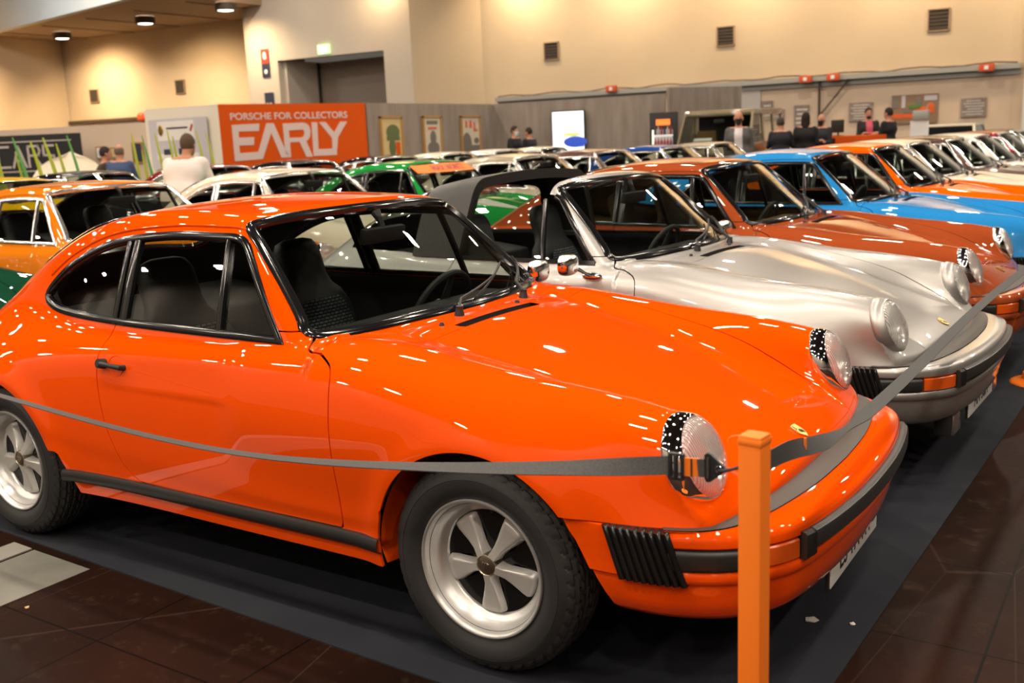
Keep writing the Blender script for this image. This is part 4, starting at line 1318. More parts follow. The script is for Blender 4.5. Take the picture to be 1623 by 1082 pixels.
# warm wall washers above the frame along the long wall
for k in range(5):
    lamp_area(-20.5+4.6*k, 31.2, 8.6, 1.2, .5, 175, (1, .74, .46), rot=(math.radians(38), 0, 0), spread=2.4)
lamp_area(-25.4, 29.6, 8.6, .8, .5, 120, (1, .70, .38), rot=(math.radians(30), 0, .8), spread=2.4)
lamp_area(-47.2, 24, 6.8, .8, .8, 900, (1, .68, .36), rot=(0, math.radians(38), 0), spread=2.4)
# cable duct along the wall with orange cable boxes
M['duct'] = mat('duct_metal', (.36, .36, .34), .5, .3); M['box_orange'] = mat('box_orange', (.60, .085, .02), .5); M['cable'] = mat('cable', (.07, .045, .03), .6)
dy = lambda x: 32.46+(x+22.6)*.06035
du = empty('cable_duct', (-12.3, dy(-12.3), 0), math.atan(.0632), 'long grey cable duct running along the cream hall wall', 'cable duct')
mb = MB(); mb.box((0, -.22, 3.12), (19.2, .26, .16)); mb.box((0, -.10, 3.02), (19.2, .05, .30)); mb.build('duct_channel', M['duct'], du, smooth=False)
random.seed(4)
mb = MB(); pts = [(-9.5+19*k/60, -.25, 3.23+.03*random.random()+.03*math.sin(k*.9)) for k in range(61)]; mb.tube(pts, .022, 6); mb.build('loose_cable', M['cable'], du)
mb = MB(); mb.tube([(3.35, -.2, 3.1), (3.35, -.18, 1.2)], .045, 8); mb.tube([(4.35, -.25, 3.05), (3.9, -.22, 2.5), (3.4, -.2, 1.9)], .03, 8); mb.build('drop_cable', M['cable'], du)
bx_lab = ['orange junction box on the duct above the drinks fridge', 'orange junction box left of the hanging cable', 'orange junction box right of the hanging cable', 'orange junction box at the right end of the duct']
for (x, z, w, lab) in ((-16.65, 3.24, .42, bx_lab[0]), (-9.35, 3.12, .42, bx_lab[1]), (-8.42, 3.13, .42, bx_lab[2]), (-3.66, 3.11, .44, bx_lab[3])):
    e = empty('junction_box', (x, dy(x)-.45, z), .063, lab, 'junction box', 'orange boxes on the cable duct')
    mb = MB(); mb.box((0, 0, 0), (w, .16, .24), bev=.02); mb.build('box_body', M['box_orange'], e)
    mb = MB(); mb.box((0, -.085, 0), (.12, .01, .12)); mb.build('cover_mark', M['white_plain'], e, smooth=False)
e = empty('cable_duct', (-42, 32.0, 0), .107, 'thin dark cable duct low on the far left wall', 'cable duct')
mb = MB(); mb.box((0, -.25, 3.42), (14, .2, .14)); mb.build('duct_channel', M['cable'], e, smooth=False)
mb = MB(); mb.add(*ellipsoid((-1.5, -.38, 3.46), (.3, .12, .24))); mb.build('cable_reel', M['box_orange'], e)

# ------------------------------------------------------------------ stand partitions
wall_box('wall_stand_left', (-14.70, 15.88), (-14.65, 21.5), 0, 2.50, -.12, M['stone'])
wall_box('wall_stand_middle', (-14.77, 21.2), (-9.75, 22.0), 0, 2.50, -.12, M['stone'])
wall_box('wall_stand_right', (-9.30, 21.3), (-8.10, 23.2), 0, 2.62, -.12, M['stone'])
M['sign_orange'] = mat('sign_orange', (.64, .085, .003), .6, spec=.15); M['sign_letter'] = mat('sign_letter', (.66, .52, .50), .6); M['sign_white'] = mat('sign_white', (.72, .66, .56), .6)
bA = Vector((-15.58, 12.12, 0)); bB = Vector((-14.70, 15.83, 0)); bd = (bB-bA).normalized(); bn = Vector((bd.y, -bd.x, 0))
sg = empty('sign_wall', tuple(bA), 0, 'big orange and white stand wall reading EARLY in large pale letters', 'sign wall')
def loc(v): return (v[0]-bA.x, v[1]-bA.y, v[2])
def face_pt(u, z, d=0.0): p = bA+bd*u+bn*d; return (p.x-bA.x, p.y-bA.y, z)
LN = (bB-bA).length
mb = MB(); q = [(0, 0), (LN, 0)]
def slab(mb, corners, z0, z1):
    n = len(corners); mb.add([(c[0], c[1], z0) for c in corners]+[(c[0], c[1], z1) for c in corners], [tuple(range(n-1, -1, -1)), tuple(range(n, 2*n))]+[(i, (i+1) % n, (i+1) % n+n, i+n) for i in range(n)])
p0 = face_pt(0, 0); p1 = face_pt(LN, 0); p2 = face_pt(LN, 0, -.2); p3 = face_pt(0, 0, -.2)
slab(mb, [p0[:2], p1[:2], p2[:2], p3[:2]], 0, 2.5); mb.build('orange_panel', M['sign_orange'], sg, smooth=False)
mb = MB(); w0 = (-17.89-bA.x, 12.02-bA.y); slab(mb, [w0, (0, 0), (-.2, .2), (w0[0], w0[1]+.2)], 0, 2.5); mb.build('white_panel', M['sign_white'], sg, smooth=False)
EARLY = {'letter_e': [[(0.279, 2.06), (0.948, 2.08), (0.926, 1.92), (0.432, 1.92), (0.422, 1.79), (0.793, 1.79), (0.774, 1.62), (0.412, 1.62), (0.422, 1.46), (0.866, 1.47), (0.958, 1.31), (0.279, 1.29)]],
 'letter_a': [[(0.866, 1.47), (1.123, 2.08), (1.307, 2.08), (1.545, 1.49), (1.678, 1.32), (1.431, 1.32), (1.225, 1.87), (0.958, 1.31)]],
 'letter_r': [[(1.535, 2.07), (1.678, 2.07), (1.678, 1.32), (1.535, 1.41)], [(1.678, 2.07), (2.049, 2.08), (2.049, 1.92), (1.669, 1.91)],
              [(2.049, 2.08), (2.15, 2.06), (2.215, 2.00), (2.246, 1.88), (2.215, 1.75), (2.15, 1.68), (2.081, 1.66), (2.02, 1.75), (2.061, 1.79), (2.078, 1.84), (2.07, 1.89), (2.049, 1.92)], [(2.02, 1.75), (2.081, 1.66), (1.948, 1.65), (1.669, 1.65), (1.678, 1.75)], [(1.926, 1.66), (2.103, 1.68), (2.256, 1.31), (2.085, 1.31)]],
 'letter_l': [[(2.287, 2.08), (2.442, 2.08), (2.421, 1.47), (2.927, 1.47), (2.915, 1.32), (2.277, 1.32)]],
 'letter_y': [[(2.484, 2.08), (2.668, 2.08), (2.884, 1.84), (3.071, 2.08), (3.267, 2.08), (2.978, 1.72), (2.937, 1.47), (2.804, 1.47), (2.813, 1.71)]]}
for nm, polys in EARLY.items():
    mb = MB()
    for i, p in enumerate(polys):
        n = len(p); dd = .012+.0006*i
        mb.add([face_pt(u, z, 0.001) for u, z in p]+[face_pt(u, z, dd) for u, z in p], [tuple(range(n)), tuple(range(2*n-1, n-1, -1))]+[(i2, i2+n, (i2+1) % n+n, (i2+1) % n) for i2 in range(n)])
    mb.build(nm, M['sign_letter'], sg, smooth=False)
def plane_mat(origin, dirx, nrm):
    up = Vector((0, 0, 1)); return Matrix(((dirx.x, up.x, nrm.x, origin[0]), (dirx.y, up.y, nrm.y, origin[1]), (dirx.z, up.z, nrm.z, origin[2]), (0, 0, 0, 1)))
t = text_mesh('sign_text', 'PORSCHE FOR COLLECTORS', .205, M['sign_letter'], sg, .004, plane_mat(face_pt(1.78, 2.228, .006), bd, bn), sx=.985, bold=.004)
w_ = max(v.co.length for v in t.data.vertices); 
# fit the line to its measured length
us = [(Vector((v.co.x, v.co.y, 0))).dot(bd) for v in t.data.vertices]; u0, u1 = min(us), max(us); k_ = 3.02/(u1-u0)
for v in t.data.vertices:
    u = Vector((v.co.x, v.co.y, 0)).dot(bd); sh = (0.265+(u-u0)*k_-u); v.co.x += bd.x*sh; v.co.y += bd.y*sh
# poster on the white face
pd = Vector((2.31, .10, 0)).normalized(); pn = Vector((pd.y, -pd.x, 0))
M['poster_grey'] = mat('poster_grey', (.50, .47, .52), .6); M['poster_pale'] = mat('poster_pale', (.72, .68, .66), .6); M['leaf_dark'] = mat('poster_green', (.10, .18, .05), .6)
pp = empty('poster', (-16.80, 12.03, 0), math.atan2(pd.y, pd.x), 'pale grey poster with club crest on the white end of the orange stand wall', 'poster')
mb = MB(); mb.box((0, -.02, 1.72), (1.82, .03, 1.08)); mb.build('poster_sheet', M['poster_grey'], pp, smooth=False)
mb = MB(); mb.box((-.05, -.04, 2.0), (1.15, .01, .42)); mb.box((-.05, -.04, 1.45), (1.3, .01, .12)); mb.build('poster_panel', M['poster_pale'], pp, smooth=False)
mb = MB(); mb.add(*ellipsoid((-.52, -.05, 2.02), (.08, .008, .12))); mb.build('poster_crest', M['gold'], pp)
for c_, s_ in (((-.35, -.05, 1.55), (.25, .01, .12)), ((.2, -.05, 1.55), (.4, .01, .14)), ((0, -.05, 2.06), (.66, .008, .035))):
    mb = MB(); mb.box(c_, s_); mb.build('poster_picture', M['navy'], pp, smooth=False)
mb = MB(); mb.box((.45, -.05, 2.05), (.05, .008, .16), R=Euler((0, .5, 0)).to_matrix()); mb.build('poster_accent', M['sign_red'], pp, smooth=False)
# framed prints on the laminate wall
M['frame_wood'] = mat('frame_wood', (.42, .23, .07), .5); M['print_tan'] = mat('print_tan', (.60, .46, .22), .6); M['print_cream'] = mat('print_cream', (.60, .53, .42), .6); M['print_grey'] = mat('print_grey', (.17, .15, .13), .6); M['print_green'] = mat('print_green', (.11, .14, .05), .6); M['print_red'] = mat('print_red', (.62, .12, .05), .6)
def framed(y0, y1, lab, pic):
    yc = (y0+y1)/2; w = y1-y0
    e = empty('framed_print', (-14.715+.0119*(yc-15.6)+.035, yc, 1.62), PI/2, lab, 'framed print', 'framed prints on the laminate wall')
    mb = MB()
    for s in (-1, 1): mb.box((s*w/2, 0, 0), (.05, .06, 1.12)); mb.box((0, 0, s*.545), (w+.05, .06, .05))
    mb.build('frame', M['frame_wood'], e, smooth=False)
    mb = MB(); mb.box((0, .01, 0), (w-.03, .02, 1.06)); mb.build('print_sheet', pic[0], e, smooth=False)
    for k, (m_, shp) in enumerate(pic[1]):
        mb = MB()
        for s in shp:
            if s[0] == 'e': mb.add(*ellipsoid((s[1], -.004-.002*k, s[2]), (s[3], .004, s[4])))
            else: mb.box((s[1], -.004-.002*k, s[2]), (s[3], .006, s[4]))
        mb.build('print_motif', m_, e)
framed(16.32, 17.12, 'gold framed print of a dark green helmet shape, left one of three', (M['print_tan'], [(M['print_green'], [('e', .05, .18, .26, .19), ('b', .05, .03, .50, .10), ('e', 0, -.18, .13, .24), ('e', .02, -.42, .1, .1)]), (M['sign_orange'], [('b', .22, -.28, .16, .44)])]))
framed(17.98, 18.72, 'framed print with a grey portrait and pale lettering, middle one of three', (M['print_cream'], [(M['print_grey'], [('e', .02, .02, .13, .18), ('e', .02, -.24, .25, .16), ('b', .02, -.28, .44, .14), ('b', 0, .40, .46, .09)]), (M['print_red'], [('b', .0, .26, .36, .06)])]))
framed(19.62, 20.48, 'framed print with red letters above a dark car, right one of three', (M['print_cream'], [(M['print_red'], [('b', -.20, .34, .10, .18), ('b', .0, .34, .12, .2), ('b', .18, .30, .08, .2), ('b', .22, .18, .18, .06)]), (M['print_grey'], [('e', -.20, -.2, .22, .32), ('b', .1, -.36, .56, .28), ('e', .25, -.1, .12, .08)])]))
# lit screen
e = empty('screen', (-12.35, 21.45, 1.35), .155, 'bright lit screen on the laminate wall behind two dark-clothed people', 'screen')
M['screen_on'] = mat('screen_on', (.8, .8, .8), .3, emis=(.86, .92, 1.0), estr=1.5); M['screen_blue'] = mat('screen_blue', (.02, .05, .3), .3, emis=(.03, .09, .50), estr=.9); M['screen_yellow'] = mat('screen_yellow', (.5, .5, .1), .3, emis=(.65, .70, .18), estr=.9)
mb = MB(); mb.box((0, 0, .30), (.96, .08, 1.12), bev=.01); mb.build('screen_body', M['black_plain'], e)
mb = MB(); mb.box((0, -.045, .30), (.90, .01, 1.06)); mb.build('screen_picture', M['screen_on'], e, smooth=False)
mb = MB(); mb.add(*ellipsoid((.2, -.052, .02), (.34, .006, .15))); mb.box((.28, -.052, -.05), (.32, .01, .14)); mb.build('picture_car', M['screen_blue'], e)
mb = MB(); mb.add(*ellipsoid((.1, -.05, .22), (.26, .006, .05))); mb.build('picture_field', M['screen_yellow'], e)
# drinks fridge
e = empty('drinks_fridge', (-9.05, 20.35, 0), .35, 'black drinks fridge with lit shelves of bottles by the laminate wall', 'fridge')
mb = MB(); mb.box((0, .3, 1.0), (.66, .62, 2.0), bev=.015); mb.build('cabinet', M['black_plain'], e)
M['fridge_lit'] = mat('fridge_lit', (.8, .8, .75), .4, emis=(1, .98, .85), estr=1.1)
mb = MB(); mb.box((-.02, -.02, .90), (.50, .02, 1.36)); mb.build('lit_interior', mat('fridge_inside', (.5, .5, .5), .4, emis=(.8, .8, .78), estr=.28), e, smooth=False)
mb = MB(); mb.box((-.25, -.04, .9), (.035, .02, 1.36))
for k in range(5): mb.box((0, -.035, .32+.28*k), (.48, .02, .02))
mb.build('shelf_light', M['fridge_lit'], e, smooth=False)
mb = MB(); mb.box((0, -.02, 1.76), (.34, .03, .14)); mb.build('header_sign', mat('fridge_header', (.8, .15, .03), .4, emis=(1, .20, .03), estr=1.4), e, smooth=False)
cols = [mat('bottle_red', (.30, .03, .03), .3), mat('bottle_dark', (.04, .035, .05), .3), mat('bottle_clear', (.45, .40, .38), .3)]
for k in range(5):
    for j in range(6):
        if k == 0 and j == 0:
            mb = MB(); mb.lathe([(.001, 0), (.03, 0), (.032, .01), (.032, .12), (.014, .17), (.013, .21), (.001, .212)], seg=10); bt = mb.build('bottle', cols[0]); bt['label'] = 'small dark drink bottle standing on a lit fridge shelf'; bt['category'] = 'bottle'; bt['group'] = 'bottles in the drinks fridge'; b0 = bt
        else: bt = b0.copy(); COL.objects.link(bt)
        v = Vector((-.19+.076*j, -.07, .335+.28*k-.0)); v.rotate(Euler((0, 0, .35))); bt.location = v+Vector((-9.05, 20.35, 0))
        bt['label'] = ('dark red', 'blackish', 'clear')[(k+j*k) % 3]+' drink bottle on the '+('lowest', 'second lowest', 'middle', 'second highest', 'highest')[k]+' fridge shelf, '+('leftmost', 'second from left', 'third from left', 'third from right', 'second from right', 'rightmost')[j]
        bt.material_slots[0].link = 'OBJECT'; bt.material_slots[0].material = cols[(k+j*k) % 3]
# notices and pictures on the back wall
M['notice'] = noise_tint(mat('notice_grey', (.26, .20, .18), .7), 6, (.22, .17, .15), (.30, .24, .21), 2)
def board(x0, x1, z0, z1, lab, name='notice_board', m=None, lines=0, sub=None):
    xc = (x0+x1)/2
    e = empty(name, (xc, dy(xc)-.04, (z0+z1)/2), .063, lab, 'notice board' if name == 'notice_board' else name.replace('_', ' '))
    mb = MB(); mb.box((0, 0, 0), (x1-x0, .05, z1-z0)); mb.build('board_panel', m or M['notice'], e, smooth=False)
    if lines:
        mb = MB(); h = z1-z0; w = x1-x0
        for k in range(lines): mb.box((random.uniform(-.05, .05)*w, -.03, h/2-h*(k+1)/(lines+1)), (w*(.55+.3*random.random()), .006, h*.28/(lines+1)))
        mb.build('printed_lines', M['poster_pale'], e, smooth=False)
    return e
board(-7.97, -7.19, 1.62, 2.24, 'grey-brown notice board left of the man in the pink shirt', lines=6)
board(-4.43, -3.67, 1.59, 2.19, 'dark grey notice board at the far right of the cream wall', lines=6)
board(-9.85, -9.33, 1.5, 2.26, 'dark notice board behind the long-haired person', lines=4)
board(-11.02, -10.62, 1.8, 2.47, 'small grey notice beside the pale blank panel', lines=3)
board(-10.6, -10.2, 1.8, 2.15, 'small low grey notice above the beige off-roader roof', lines=2)
board(-11.90, -11.05, 1.6, 2.85, 'blank pale grey panel standing by the end of the laminate wall', 'blank_panel', mat('blank_panel', (.55, .50, .48), .7))
e = board(-6.58, -5.13, 1.46, 2.41, 'large framed photo of an orange racing car in a pit lane', 'wall_photo', mat('photo_ground', (.24, .15, .09), .6))
e['category'] = 'photo'
mb = MB(); mb.box((-.2, -.03, -.22), (1.0, .01, .14)); mb.add(*ellipsoid((.25, -.03, -.08), (.38, .01, .14))); mb.add(*ellipsoid((.5, -.03, .05), (.12, .01, .12))); mb.build('pictured_car', mat('photo_orange', (.70, .10, .01), .6), e)
mb = MB(); mb.box((-.6, -.03, .25), (.16, .01, .40)); mb.add(*ellipsoid((.12, -.034, .22), (.10, .01, .20))); mb.box((-.1, -.032, -.08), (.5, .01, .10)); mb.build('pictured_crew', M['print_grey'], e)
mb = MB(); mb.box((-.35, -.03, .25), (.12, .01, .40)); mb.box((.5, -.028, .34), (.4, .01, .16)); mb.build('pictured_boards', M['poster_grey'], e, smooth=False)
mb = MB(); mb.add(*ellipsoid((.02, -.038, .08), (.20, .01, .10))); mb.build('pictured_suit', M['leaf_dark'], e)
# black CARS banner
bnr = empty('banner', (-24.05, 12.33, 0), math.atan2(1.13, 1.76), 'black banner with outlined CARS lettering at the far left', 'banner')
mb = MB(); mb.box((-.5, 0, 1.60), (5.0, .04, 1.10)); mb.build('banner_cloth', M['black_plain'], bnr, smooth=False)
M['banner_line'] = mat('banner_line', (.52, .46, .42), .6)
mb = MB()
def stroke(pts, w=.055):
    for (a, b) in zip(pts[:-1], pts[1:]):
        a = Vector(((a[0]+1.75)*.705-.2, 0, a[1])); b = Vector(((b[0]+1.75)*.705-.2, 0, b[1])); d = b-a; L_ = d.length; an = math.atan2(d.z, d.x)
        c = (a+b)/2; mb.box((c.x, -.03, c.z), (L_+w, .012, w), R=Euler((0, -an, 0)).to_matrix())
zb, zt = 1.34, 1.86
stroke([(-1.35, zt), (-1.75, zt), (-1.75, zb), (-1.35, zb)]); stroke([(-1.22, zb), (-.98, zt), (-.74, zb)]); stroke([(-1.12, 1.5), (-.84, 1.5)])
stroke([(-.62, zb), (-.62, zt), (-.25, zt), (-.20, 1.74), (-.25, 1.62), (-.60, 1.62)]); stroke([(-.42, 1.62), (-.18, zb)])
stroke([(.32, zt), (-.05, zt), (-.05, 1.62), (.32, 1.60), (.32, zb), (-.05, zb)])
stroke([(-1.95, 1.98), (1.0, 1.98)], .03); stroke([(-1.95, 1.22), (1.0, 1.22)], .03)
mb.build('banner_lettering', M['banner_line'], bnr, smooth=False)
# notices on the pale wall behind the far left stand
for (x, y, z, w, h, m_, lab) in ((-22.66, 14.16, 1.62, .30, .34, M['white_plain'], 'small white framed notice right of the black banner'), (-22.2, 14.28, 1.6, .30, .30, M['print_tan'], 'small tan plaque above the man in the blue jacket'), (-21.5, 14.46, 1.58, .36, .55, M['navy'], 'small dark framed picture at the edge of the white stand wall')):
    e = empty('small_picture', (x, y, z), .2, lab, 'picture')
    mb = MB(); mb.box((0, 0, 0), (w, .04, h)); mb.build('picture_frame', M['frame_wood'], e, smooth=False)
    mb = MB(); mb.box((0, -.022, 0), (w-.08, .01, h-.08)); mb.build('picture_sheet', m_, e, smooth=False)
wall_box('wall_stand_far', (-26.5, 13.2), (-18.0, 15.4), 0, 2.35, -.12, M['wall_low'])

# ------------------------------------------------------------------ carpet and floor bits
def carpet_xy(u, v):   # u along the row front edge distance, v from the near edge; the carpet is turned by -1.9 degrees
    a = -.033; return (u*math.cos(a)-v*math.sin(a), u*math.sin(a)+v*math.cos(a))
M['carpet'] = noise_tint(mat('carpet_charcoal', (.03, .033, .04), .95, spec=.15), 3.0, (.020, .0225, .030), (.028, .031, .039), 6, bump=.5, bscale=900)
mb = MB(); c_ = [carpet_xy(.884, -.881), carpet_xy(.884, 32), carpet_xy(-30, 32), carpet_xy(-30, -.881)]
slab(mb, c_, -.005, 0); o = mb.build('carpet', M['carpet'], smooth=False); struct(o)
M['strip_grey'] = noise_tint(mat('floor_plate', (.18, .18, .15), .5), 5, (.15, .15, .125), (.22, .22, .19), 6)
mb = MB(); slab(mb, [(-1.72, -.865), (-1.75, -3.2), (-2.10, -3.2), (-2.09, -.855)], -.006, -.003); struct(mb.build('floor_plate', M['strip_grey'], smooth=False))
mb = MB(); slab(mb, [(-2.105, -.855), (-2.115, -3.2), (-2.25, -3.2), (-2.235, -.85)], -.006, .0); struct(mb.build('floor_rail', mat('floor_rail', (.42, .40, .36), .4, .3), smooth=False))
def scrap(x, y, s, z, lab, seed, m):
    random.seed(seed); n = 5; V = []
    pts = [(s*math.cos(2*PI*k/n+.3)*random.uniform(.7, 1.1), s*.8*math.sin(2*PI*k/n+.3)*random.uniform(.7, 1.1)) for k in range(n)]
    mb = MB(); V = [(p[0], p[1], .0008) for p in pts]+[(p[0], p[1], .0025+.003*(k % 2)) for k, p in enumerate(pts)]
    mb.add(V, [tuple(range(n-1, -1, -1)), tuple(range(n, 2*n))]+[(i, (i+1) % n, (i+1) % n+n, i+n) for i in range(n)])
    o = mb.build('paper_scrap', m, smooth=False); o.location = (x, y, z); prop(o, lab, 'paper scrap'); return o
M['scrap'] = mat('scrap_paper', (.62, .57, .52), .8)
scrap(.716, -.03, .027, 0, 'white torn paper scrap on the dark carpet right of the near post', 1, M['scrap'])
scrap(.83, .0, .012, 0, 'tiny curled scrap near the carpet edge', 3, M['scrap'])
scrap(-1.63, -1.17, .010, -.005, 'small tan scrap lying at the edge of the grey floor plate', 5, mat('scrap_tan', (.55, .36, .2), .8))

# ------------------------------------------------------------------ barrier posts and straps
M['post_orange'] = mat('post_orange', (1.0, .22, .014), .55); M['webbing'] = noise_tint(mat('strap_webbing', (.06, .06, .062), .7), 300, (.045, .045, .047), (.075, .074, .073), 1)
M['buckle'] = mat('buckle_plastic', (.02, .022, .026), .4)
def barrier_post(x, y, rz, lab, sq=True, h=.945):
    e = empty('barrier_post', (x, y, -.005), rz, lab, 'barrier post', 'orange posts of the strap barrier')
    mb = MB(); mb.box((0, 0, h/2+.02), (.046, .046, h-.03), bev=.006); mb.build('post_shaft', M['post_orange'], e)
    mb = MB(); mb.box((0, 0, h-.008), (.049, .049, .014), bev=.005); mb.build('post_cap', M['post_orange'], e)
    mb = MB(); mb.lathe([(.001, 0), (.150, 0), (.153, .006), (.150, .012), (.135, .022), (.095, .028), (.088, .032), (.086, .060), (.082, .066), (.05, .068), (.001, .068)], seg=48); mb.build('post_base', M['post_orange'], e)
    mb = MB(); mb.tube([(-.030*math.cos(a)-.024, 0, h-.018+.014*math.sin(a)) for a in np.linspace(0, PI, 9)], .0018, 6)
    mb.build('cord_loop', M['post_orange'], e)
    return e
barrier_post(.940, -1.190, math.radians(-6), 'square orange barrier post standing in front of the orange coupe')
barrier_post(.992, 3.40, math.radians(-4), 'orange barrier post with round foot beyond the silver open car', h=.90)
def ribbon(name, P, width, ups, m, parent=None, th=.0022):
    P = [Vector(p) for p in P]; V = []; F = []; n = len(P)
    for i, p in enumerate(P):
        t = (P[min(i+1, n-1)]-P[max(i-1, 0)]).normalized(); u = Vector(ups[i]); u = (u-t*u.dot(t)).normalized(); s = t.cross(u)*th/2; w = (width[i] if hasattr(width, '__len__') else width)/2
        V += [p+u*w+s, p+u*w-s, p-u*w-s, p-u*w+s]
    for i in range(n-1):
        for k in range(4): F.append((4*i+k, 4*i+(k+1) % 4, 4*i+4+(k+1) % 4, 4*i+4+k))
    F += [(3, 2, 1, 0), (4*n-4, 4*n-3, 4*n-2, 4*n-1)]
    mb = MB(); mb.add(V, F); return mb.build(name, m, parent, ang=40)
def sp3(ctrl, n):
    C = np.array(ctrl, float); s = np.concatenate([[0], np.cumsum(np.linalg.norm(np.diff(C, axis=0), axis=1))])
    f = [spline(s, C[:, k]) for k in range(3)]; t = np.linspace(0, s[-1], n); return [Vector((float(f[0](q)), float(f[1](q)), float(f[2](q)))) for q in t]
st = empty('barrier_strap', (.80, -1.19, .86), 0, 'dark grey webbing strap hooked to the near post, running left past the orange coupe', 'strap', 'webbing straps of the barrier')
def rel(P, o): return [Vector(p)-Vector(o) for p in P]
S0 = (.80, -1.19, .86)
P = sp3([(.775, -1.19, .860), (.54, -1.19, .82), (.10, -1.19, .760), (-.41, -1.19, .716), (-.93, -1.19, .718), (-1.36, -1.19, .742), (-2.2, -1.19, .80), (-3.3, -1.19, .90)], 70)
ups = []
for i, p in enumerate(P):
    a = math.radians(float(np.interp(-p.x, [-.78, -.54, -.10, .41, .93, 1.36, 3], [4, 52, 79, 92, 97, 99, 99]))); ups.append((0, math.sin(a), math.cos(a)))
ribbon('strap_webbing', rel(P, S0), .037, ups, M['webbing'], st)
def buckle(c, w, h, name='buckle'):
    mb = MB(); x, y, z = c
    for s in (-1, 1): mb.box((x+s*w/2, y, z), (.007, .010, h), bev=.002); mb.box((x, y, z+s*h/2), (w+.007, .010, .006), bev=.002)
    mb.box((x, y-.003, z), (.007, .010, h), bev=.002); return mb
mb = buckle((-.015, -.002, 0), .026, .048); mb.build('strap_buckle', M['buckle'], st)
ribbon('orange_band', [Vector((.0+.034*t, -.001, .001+.003*t)) for t in np.linspace(0, 1, 4)], .036, [(0, 0, 1)]*4, M['post_orange'], st, .004)
ribbon('band_seam', [Vector((.015+.003*t, -.0035, .002)) for t in np.linspace(0, 1, 3)], .0365, [(0, 0, 1)]*3, M['buckle'], st, .002)
ribbon('strap_loop', [Vector((.030+.022*t, -.003, .004+.002*t)) for t in np.linspace(0, 1, 4)], .035, [(0, 0, 1)]*4, M['webbing'], st, .006)
mb = MB(); tri = [(.044, .026), (.050, .031), (.058, .028), (.082, .008), (.084, .002), (.078, -.008), (.056, -.026), (.048, -.027), (.044, -.020)]
mb.prism([(x, z+.006) for x, z in tri], .001, .007, Matrix(((1, 0, 0, 0), (0, 0, 1, -.008), (0, 1, 0, 0), (0, 0, 0, 1)))); mb.build('hook_plate', M['buckle'], st, ang=20)
mb = MB(); mb.box((.052, -.0085, .008), (.004, .004, .040)); mb.build('plate_slot', M['strip_rubber'], st, smooth=False)
mb = MB(); mb.tube([(.0735+.006*math.cos(a), -.009, .008+.006*math.sin(a)) for a in np.linspace(0, 2*PI, 13)[:-1]], .0016, 6, closed=True); mb.build('eyelet', M['chrome'], st)
mb = MB(); mb.tube([(.072, -.010, .007), (.082, -.010, .007), (.100, -.006, .012), (.118, 0, .019)], [.003, .0042, .0030, .0045], 8); mb.add(*ellipsoid((.116, 0, .018), (.006, .006, .006))); mb.build('elastic_cord', M['buckle'], st)
S1 = (.94, -1.16, .875)
s2 = empty('barrier_strap', S1, 0, 'webbing strap running from the near post across the noses to the far post', 'strap', 'webbing straps of the barrier')
P = sp3([(.940, -1.145, .872), (.936, -.98, .850), (.930, -.75, .800), (.928, -.50, .768), (.922, -.09, .745), (.905, .96, .722), (.905, 1.97, .712), (.982, 3.37, .735)], 80)
ups = []
for p in P:
    tw = min(1, max(0, (p.y+1.05)/.55)); a = tw*math.radians(70); ups.append((-math.sin(a), 0, math.cos(a)))
ribbon('strap_webbing', rel(P, S1), [.036 if p.y > -.30 else .040-.027*max(0, 1-abs(p.y+.50)/.20) for p in P], ups, M['webbing'], s2)
mb = MB(); 
for s in (-1, 1): mb.box((0, .012+s*.0, s*.022), (.010, .008, .006), bev=.002)
mb.box((0, .012, 0), (.007, .008, .050), bev=.002); mb.box((-.0, .018, 0), (.012, .006, .044), bev=.002); mb.tube([(0, .010, 0), (0, -.008, .004)], .005, 8); mb.build('strap_buckle', M['buckle'], s2)
ribbon('orange_band', rel([(.9335, -.86+.006*t, .823) for t in np.linspace(0, 1, 3)], S1), .041, [(0, 0, 1)]*3, M['post_orange'], s2, .005)
# ------------------------------------------------------------------ cars
BASE = body_mesh(.016)
CUT = cuts(BASE)
def set_root(r, x, y, rz, label, group=None, cat='car', name=None):
    r.location = (x, y, 0); r.rotation_euler = (0, 0, rz); prop(r, label, cat, group)
    if name: r.name = name
    return r
def kids(o): return [c for c in bpy.data.objects if c.parent == o]
def tree_of(o, idx):
    return [(c, tree_of(c, idx)) for c in idx.get(o, [])]
def index():
    d = {}
    for o in bpy.data.objects:
        if o.parent: d.setdefault(o.parent, []).append(o)
    return d
def copy_tree(o, idx, parent=None, over=None, skip=()):
    c = o.copy(); COL.objects.link(c)
    if parent: c.parent = parent
    if over and o.type == 'MESH':
        base = o.name.split('.')[0]
        for i, s in enumerate(c.material_slots):
            m_ = s.material
            new = over.get((base,)) or (over.get(m_.name) if m_ else None)
            if new is not None: s.link = 'OBJECT'; s.material = new
    for ch in idx.get(o, []):
        if ch.name.split('.')[0] in skip: continue
        copy_tree(ch, idx, c, over, skip)
    return c
ROW1 = 'classic coupes parked side by side in the front row'
ROW2 = 'classic cars in the second row behind the front row'
ROW3 = 'classic cars in the third row'
NM = 'sports_coupe'
car0 = make_car(M['orange'], CUT, 'black', NM, mirrors=(1,), plate='ES TA 7H')
set_root(car0, 0, 0, 0, 'bright orange classic coupe with black window trim, nearest the camera', ROW1)
TC = targa_cuts(CUT)
silver = make_car(M['silver'], TC, 'black', 'open_sports_car', targa=True, mirrors=(-1, 1), plate='AN 38H', ring='body')
set_root(silver, .062, 1.968, -.040, 'silver open-roofed sports car with black roll hoop beside the orange coupe')
e = empty('fog_lamp', (.80, -.40, .24)); e.parent = silver
